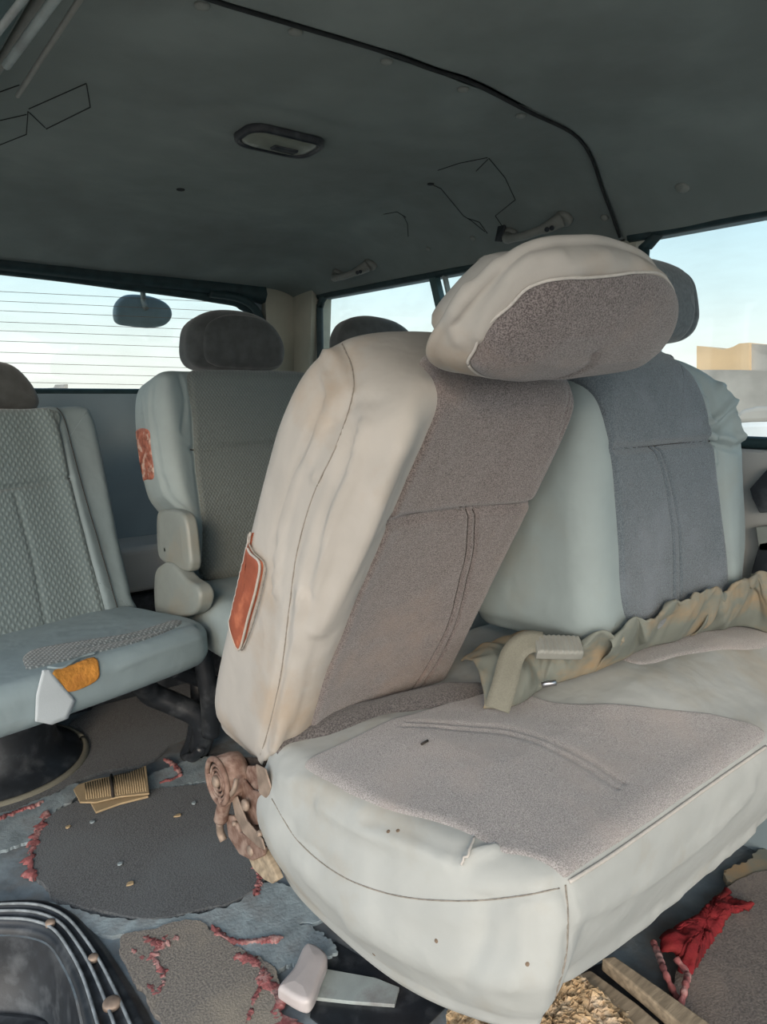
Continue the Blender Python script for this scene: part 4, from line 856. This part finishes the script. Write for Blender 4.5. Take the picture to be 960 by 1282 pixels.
# second rear seat by the far window
r2 = empty('folding_seat', (1.28, 1.62, 0), 'rear window-side seat mostly hidden, its dark headrest top showing above the tipped backrest', 'seat')
fU = Frame((1.165, 1.58, .44), (1, 0, 0), (0, math.sin(tr_), math.cos(tr_)))
slU = Slab(fU, [(.01, .0), (.0, .2), (.0, .42), (.03, .48), (.1, .495), (.16, .495), (.20, .47), (.22, .4), (.22, .0), (.11, -.01)], .14, .03, None, n=140, nin=20); slU.build('backrest', 'weave', r2)
hc = at(474, 424, 'y', 1.62); fU2 = Frame(hc, (1, 0, 0), (0, .15, 1))
Slab(fU2, [(-.105, -.06), (-.12, -.0), (-.09, .05), (-.03, .068), (.04, .066), (.09, .055), (.13, .03), (.145, -.02), (.13, -.06), (.0, -.07)], .09, .03, lambda X, d: .006*np.clip(d/.05, 0, 1), n=140, nin=18).build('headrest', 'headrest_dark', r2)
tube('headrest_post', [hc+[0, 0, -.05], hc+[0, 0, -.14]], .006, 'steel', r2)
slU3 = Slab(Frame((1.165, 1.58, .45), (1, 0, 0), (0, 1, -.03)), [(.01, .0), (.0, -.2), (.01, -.40), (.06, -.43), (.16, -.43), (.21, -.4), (.22, -.1), (.2, .05), (.1, .06)], .12, .03, None, n=120, nin=16); slU3.build('cushion', 'cover_cool', r2)
for x, y in ((1.2, 1.3), (1.34, 1.3)): tube('leg', [(x, y, .34), (x, y, 0)], .018, 'black_plastic', r2)

# ============================================================ FLOOR COVERINGS AND LITTER
MK = [0]
def matobj(name, px, h, m, label, cat, seed, jag=.004, z=.001, group=None, kind=None):
    MK[0] += 1; h = h+.0004*MK[0]
    V, Fc = flat(floorpx(px), z, h, seed=seed, jag=jag); o = mk(name, V, Fc, m, smooth=False); thing(o, label, cat, group, kind); return o
matobj('carpet_remnant', [(38, 1062), (60, 1028), (110, 1004), (200, 992), (290, 984), (350, 1000), (390, 1050), (370, 1080), (330, 1108), (300, 1130), (240, 1148), (195, 1155), (130, 1146), (75, 1130), (45, 1100)], .009, 'carpet', 'large dark grey oval carpet patch in the middle of the floor', 'carpet', 1)
matobj('carpet_remnant', [(95, 905), (150, 870), (230, 850), (300, 850), (270, 900), (215, 935), (185, 958), (120, 972), (60, 1000), (0, 1022), (-60, 1020), (-40, 960), (40, 945)], .007, 'carpet', 'dark carpet strip between the torn left seat and the cardboard', 'carpet', 2, z=.0008)
matobj('carpet_remnant', [(150, 1182), (200, 1168), (240, 1160), (262, 1170), (285, 1186), (310, 1198), (345, 1225), (352, 1300), (330, 1380), (240, 1380), (205, 1290), (170, 1230)], .009, 'carpet_brown', 'dusty grey-brown carpet patch beside the step well', 'carpet', 3)
matobj('floor_mat', [(905, 1122), (960, 1100), (1100, 1100), (1100, 1400), (820, 1400), (838, 1290), (850, 1220), (880, 1160)], .014, 'carpet_edge', 'taupe carpet mat at the bottom right in front of the bench', 'mat', 4, jag=.003)
felt = [([(-40, 1020), (40, 1010), (95, 985), (98, 998), (60, 1030), (30, 1060), (-40, 1070)], 5, 'pale blue felt scrap at the left edge beside the oval carpet'),
        ([(188, 975), (240, 955), (285, 950), (290, 975), (230, 985), (190, 992)], 6, 'pale blue felt scrap right of the cardboard'),
        ([(60, 1136), (120, 1150), (200, 1158), (240, 1150), (300, 1134), (335, 1110), (380, 1120), (420, 1150), (330, 1168), (280, 1172), (240, 1160), (190, 1170), (130, 1176)], 7, 'long pale blue felt band curving along the front of the oval carpet'),
        ([(280, 1172), (340, 1160), (400, 1170), (420, 1200), (360, 1215), (330, 1210), (300, 1192)], 8, 'pale blue felt scrap under the white belt buckle')]
for L, sd, lb in felt: matobj('felt_scrap', L, .005, 'felt', lb, 'felt', sd, jag=.007, z=.0005)
reds = [([(60, 1020), (46, 1050), (40, 1075), (42, 1108)], .028, 'frayed red strip along the left edge of the oval carpet'),
        ([(180, 1180), (200, 1190), (225, 1180)], .022, 'short frayed red piece crossing the dusty carpet top'),
        ([(165, 1196), (188, 1208), (200, 1190), (210, 1178)], .018, 'hooked red strip on the dusty carpet nearest the step well'),
        ([(192, 1205), (205, 1230), (198, 1250), (185, 1240)], .016, 'thin red strand curling down the dusty carpet'),
        ([(265, 1165), (280, 1180), (310, 1186), (355, 1180)], .016, 'red frayed strip on the pale felt above the dusty carpet'),
        ([(288, 1200), (318, 1212), (338, 1240), (352, 1285), (360, 1320)], .034, 'wide frayed pink-red edge right of the dusty carpet'),
        ([(330, 1218), (322, 1250), (308, 1290)], .012, 'thin red strip on the dusty carpet near its right edge'),
        ([(318, 1090), (325, 1108), (318, 1128)], .016, 'small red frayed spot at the right end of the oval carpet'),
        ([(-20, 1035), (20, 1022), (55, 1008)], .016, 'thin dark red strand at the left edge of the floor'),
        ([(205, 955), (215, 960), (225, 975), (200, 985)], .014, 'dark red fray beside the cardboard')]
for i, (L, wd, lb) in enumerate(reds):
    o = mk('red_underlay_strip', *ribbon(floorpx(L)[:, :2], wd, .009, i), 'red'); thing(o, lb, 'underlay scrap', 'frayed red underlay on the floor')
# cardboard
P = floorpx([(92, 990), (98, 984), (120, 977), (160, 970), (183, 960), (187, 995), (150, 999), (120, 1006), (100, 1006)], .022); cb = empty('cardboard_sheet', tuple(P.mean(0)-[0, 0, .02]), 'ribbed brown cardboard piece with rounded end lying on the carpet', 'cardboard')
prism('board', P, (0, 0, .004), 'card', cb, bev=.001)
d = P[4]-P[0]; d2 = P[5]-P[4]
for i in range(26):
    s = .10+.034*i; a = P[1]*(1-s)+P[4]*s; b = P[8]*(1-s)+P[5]*s
    if i == 11: tube('fold_slit', [a+[0, 0, .005], b+[0, 0, .005]], .003, 'thread', cb, n=6)
    else: tube('rib', [a+(b-a)*.06+[0, 0, .0035], a+(b-a)*.92+[0, 0, .0035]], .0018, 'card', cb, n=6)
P = floorpx([(112, 1004), (150, 1000), (183, 994), (186, 999), (150, 1008), (120, 1019)], .013); o = prism('board', P, (0, 0, .005), 'card', cb, bev=.001)
# white plastic buckle end on the floor
fk = Frame(at(381, 1212, 'z', .034), at(405, 1190, 'z', .03)-at(388, 1243, 'z', .03), at(352, 1226, 'z', .03)-at(375, 1240, 'z', .03)); 
px4 = fk.pxs([(384, 1179), (409, 1193), (402, 1220), (386, 1253), (352, 1238), (350, 1230), (368, 1208)])
wbk = Slab(fk, px4, .024, .007, lambda X, d: .003*np.clip(d/.02, 0, 1), n=140, nin=18).build('belt_buckle', 'white_plastic', None)
thing(wbk, 'dusty white plastic belt buckle lying on the floor under the bench corner', 'buckle')
# pale metal strip, dark sheet
def fprism(name, px, z, h, m, label, cat, bev=.001, ax='z'):
    P = floorpx(px, z); o = prism(name, P, (0, 0, h), m, None, bev=bev); thing(o, label, cat); return o
fprism('metal_strip', [(398, 1215), (470, 1228), (500, 1240), (494, 1262), (440, 1258), (385, 1252)], .003, .006, 'alu', 'pale scuffed metal strip on the floor under the bench front corner', 'metal strip')
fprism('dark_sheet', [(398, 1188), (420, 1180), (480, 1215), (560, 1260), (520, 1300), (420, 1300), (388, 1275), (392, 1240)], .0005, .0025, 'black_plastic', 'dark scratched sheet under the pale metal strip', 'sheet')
# wooden slats under the bench
def beam(px, z, h, m, label, name='wooden_slat', cat='slat'): return fprism(name, px, z, h, m, label, cat, .003)
beam([(752, 1215), (768, 1212), (830, 1256), (890, 1300), (866, 1314), (808, 1262)], .025, .022, 'wood', 'upper bare wooden slat sticking out under the bench, right of the foam')
beam([(722, 1234), (738, 1228), (795, 1270), (850, 1318), (818, 1322), (770, 1282)], .015, .02, 'wood', 'lower bare wooden slat between the foam and the other slat')
fprism('gap_shade_strip', [(728, 1224), (756, 1212), (880, 1320), (840, 1330)], .004, .012, 'black_plastic', 'added black strip standing in for the shade in the gap between the two wooden slats', 'shade strip')  # black strip added to draw the dark gap between the slats
# crumbling foam lump
P2 = [(560, 1295), (580, 1265), (640, 1248), (705, 1232), (760, 1270), (800, 1330), (760, 1390), (600, 1390)]
V, Fc = flat(floorpx(P2, .0), .005, .05, n=260, jag=.007, seed=12); V = np.asarray(V); 
P = ccw(crv(floorpx(P2, .0)[:, :2], 260, True)); c = P.mean(0); R = [np.column_stack([P, np.full(260, .004)])]
rs = np.random.RandomState(3)
for f in np.linspace(0, .98, 30):
    q = P*(1-f)+c*f; R.append(np.column_stack([q+.002*rs.normal(size=q.shape), .02+.022*min(1, f*4)+.016*noise(q, 60, 2)+.010*(1-np.abs(noise(q, 150, 5))*2)+.0015*rs.normal(size=260)]))
V, Fc = fill_rings(R); o = mk('foam_chunk', V, Fc, 'foam_tan', smooth=False); thing(o, 'crumbling tan foam chunk under the front corner of the bench', 'foam')
# crimson cloth scrap
P2 = [(826, 1176), (845, 1160), (870, 1146), (900, 1118), (912, 1108), (920, 1120), (944, 1130), (922, 1136), (905, 1152), (884, 1180), (864, 1212), (850, 1206), (846, 1192), (832, 1188)]
P = ccw(crv(floorpx(P2, .03)[:, :2], 180, True)); rs = np.random.RandomState(8); P = P+inward(P)*rs.uniform(-.003, .003, (180, 1)); c = P.mean(0); R = []
for f in np.linspace(0, .98, 24):
    q = P*(1-f)+c*f; R.append(np.column_stack([q+.002*noise(q, 90, 4)[:, None], .014+.014*math.sqrt(min(1, f*3))+.018*noise(q, 38, 6)+.006*(1-2*np.abs(noise(q, 70, 9)))]))
V, Fc = fill_rings(R); o = mk('red_cloth', V, Fc, 'crimson'); solid(o, .003); thing(o, 'bright crimson cloth rag on the floor under the bench front edge', 'cloth')
o = tube('frayed_cord', crv(floorpx([(818, 1175), (826, 1200), (832, 1222), (845, 1240), (852, 1255), (858, 1236), (860, 1214), (846, 1200)], .03)+np.array([[0, 0, .006*((i*7) % 3-1)] for i in range(8)]), 60), .005+.001*np.sin(np.linspace(0, 90, 60)), 'red'); thing(o, 'twisted red and grey frayed cord hanging from the crimson rag', 'cord')
matobj('cloth_scrap', [(905, 1098), (935, 1084), (1000, 1050), (1060, 1060), (1000, 1110), (950, 1122), (920, 1116)], .010, 'cover_tan', 'dusty grey cloth scrap behind the crimson rag at the right edge', 'cloth', 31, jag=.006)
for i, (x, y) in enumerate(((163, 1107), (150, 1082), (85, 1036), (115, 1030), (222, 1022), (905, 1225), (735, 1235), (243, 1006))):
    p = at(x, y, 'z', .012); r = np.random.RandomState(i); P = [p+np.array([.006*math.cos(t)*r.uniform(.6, 1.5), .005*math.sin(t)*r.uniform(.6, 1.3), 0]) for t in np.linspace(0, 2*math.pi, 7, endpoint=False)]
    o = prism('debris_crumb', P, (0, 0, .003), 'felt' if i % 2 else 'card', None, .0005)
    thing(o, ['pale crumb low on the oval carpet', 'tan crumb at the centre of the oval carpet', 'pale crumb near the left edge of the oval carpet', 'tan crumb just below the cardboard', 'pale crumb at the right top of the oval carpet', 'tan leaf-like crumb on the taupe mat at the right', 'pale crumb on the wooden slats', 'tan crumb beside the recliner mechanism'][i], 'crumb')

# ============================================================ FAR SIDE DETAILS
# trim below the right window, belt reel parts seen past the far backrest
tr1 = structure(mk('trim_side_panel', *box_mesh((XW-.025, .2, .44), (XW, 1.0, .80)), 'trim_pale', smooth=False)); bevel(tr1, .01)
e = empty('belt_reel', (XW-.05, .6, .55), 'black seat belt reel against the side panel at the right edge', 'seat belt')
prism('reel_housing', [at(x, y, 'x', XW-.05) for x, y in ((938, 612), (962, 585), (1000, 590), (1000, 640), (950, 642), (942, 625))], (.04, 0, 0), 'black_plastic', e)
prism('reel_bracket', [at(x, y, 'x', XW-.05) for x, y in ((945, 660), (1000, 655), (1000, 690), (950, 690))], (.03, 0, 0), 'plastic_grey', e)
prism('belt_slot', [at(x, y, 'x', XW-.05) for x, y in ((950, 680), (1000, 670), (1000, 725), (935, 735))], (.03, 0, 0), 'black_plastic', e)

# ============================================================ OUTSIDE
g = structure(mk('floor_outside_ground', [(-80, -80, -.55), (120, -80, -.55), (120, 120, -.55), (-80, 120, -.55)], [(0, 1, 2, 3)], 'sand', smooth=False))
# building, sunlit face ochre and side face grey by colour, with notched parapet, through the right window
XB = 34.
def bp(x, y, X=XB): return at(x, y, 'x', X)
b1 = empty('building', tuple(bp(905, 470)*[1, 1, 0]+[0, 0, -.55]), 'distant flat-roofed building, sunlight ochre painted on one face, with stepped parapet seen through the right window', 'building')
top = [(872, 433), (885, 434), (905, 438), (918, 434), (925, 430), (938, 429), (938, 520), (872, 520)]
mk('sunlit_facade', *prism_mesh([bp(*p) for p in top], (4, 0, 0)), 'sunlit_wall', b1, smooth=False)
mk('side_facade', *prism_mesh([bp(x, y, XB+.2) for x, y in ((938, 430), (1000, 434), (1000, 520), (938, 520))], (4, 0, 0)), 'grey_wall', b1, smooth=False)
b2 = mk('boundary_wall', *prism_mesh([bp(x, y, 26) for x, y in ((855, 463), (925, 463), (1010, 466), (1010, 530), (855, 530))], (.4, 0, 0)), 'grey_wall', smooth=False); thing(b2, 'low grey wall in front of the ochre building outside', 'wall')
# parked white car outside
cr = empty('parked_car', tuple(at(950, 560, 'x', 9)*[1, 1, 0]+[0, 0, -.55]), 'pale parked car outside beyond the right window', 'car')
def cp(x, y): return at(x, y, 'x', 9.)
prism('car_body', [cp(x, y+20) for x, y in ((900, 512), (915, 508), (940, 506), (1000, 505), (1080, 510), (1080, 545), (900, 545))], (1.6, 0, 0), 'car_white', cr, bev=.08)
prism('car_cabin', [cp(x, y+20) for x, y in ((915, 510), (925, 494), (945, 489), (1000, 488), (1040, 506))], (1.4, 0, 0), 'grey_wall', cr, bev=.05)
b3 = mk('distant_building', *prism_mesh([at(x, y, 'y', 60) for x, y in ((50, 487), (80, 485), (82, 481), (85, 481), (85, 488), (100, 520), (40, 520))], (0, 3, 0)), 'grey_wall', smooth=False); thing(b3, 'tiny distant structure on the horizon through the rear window', 'building')
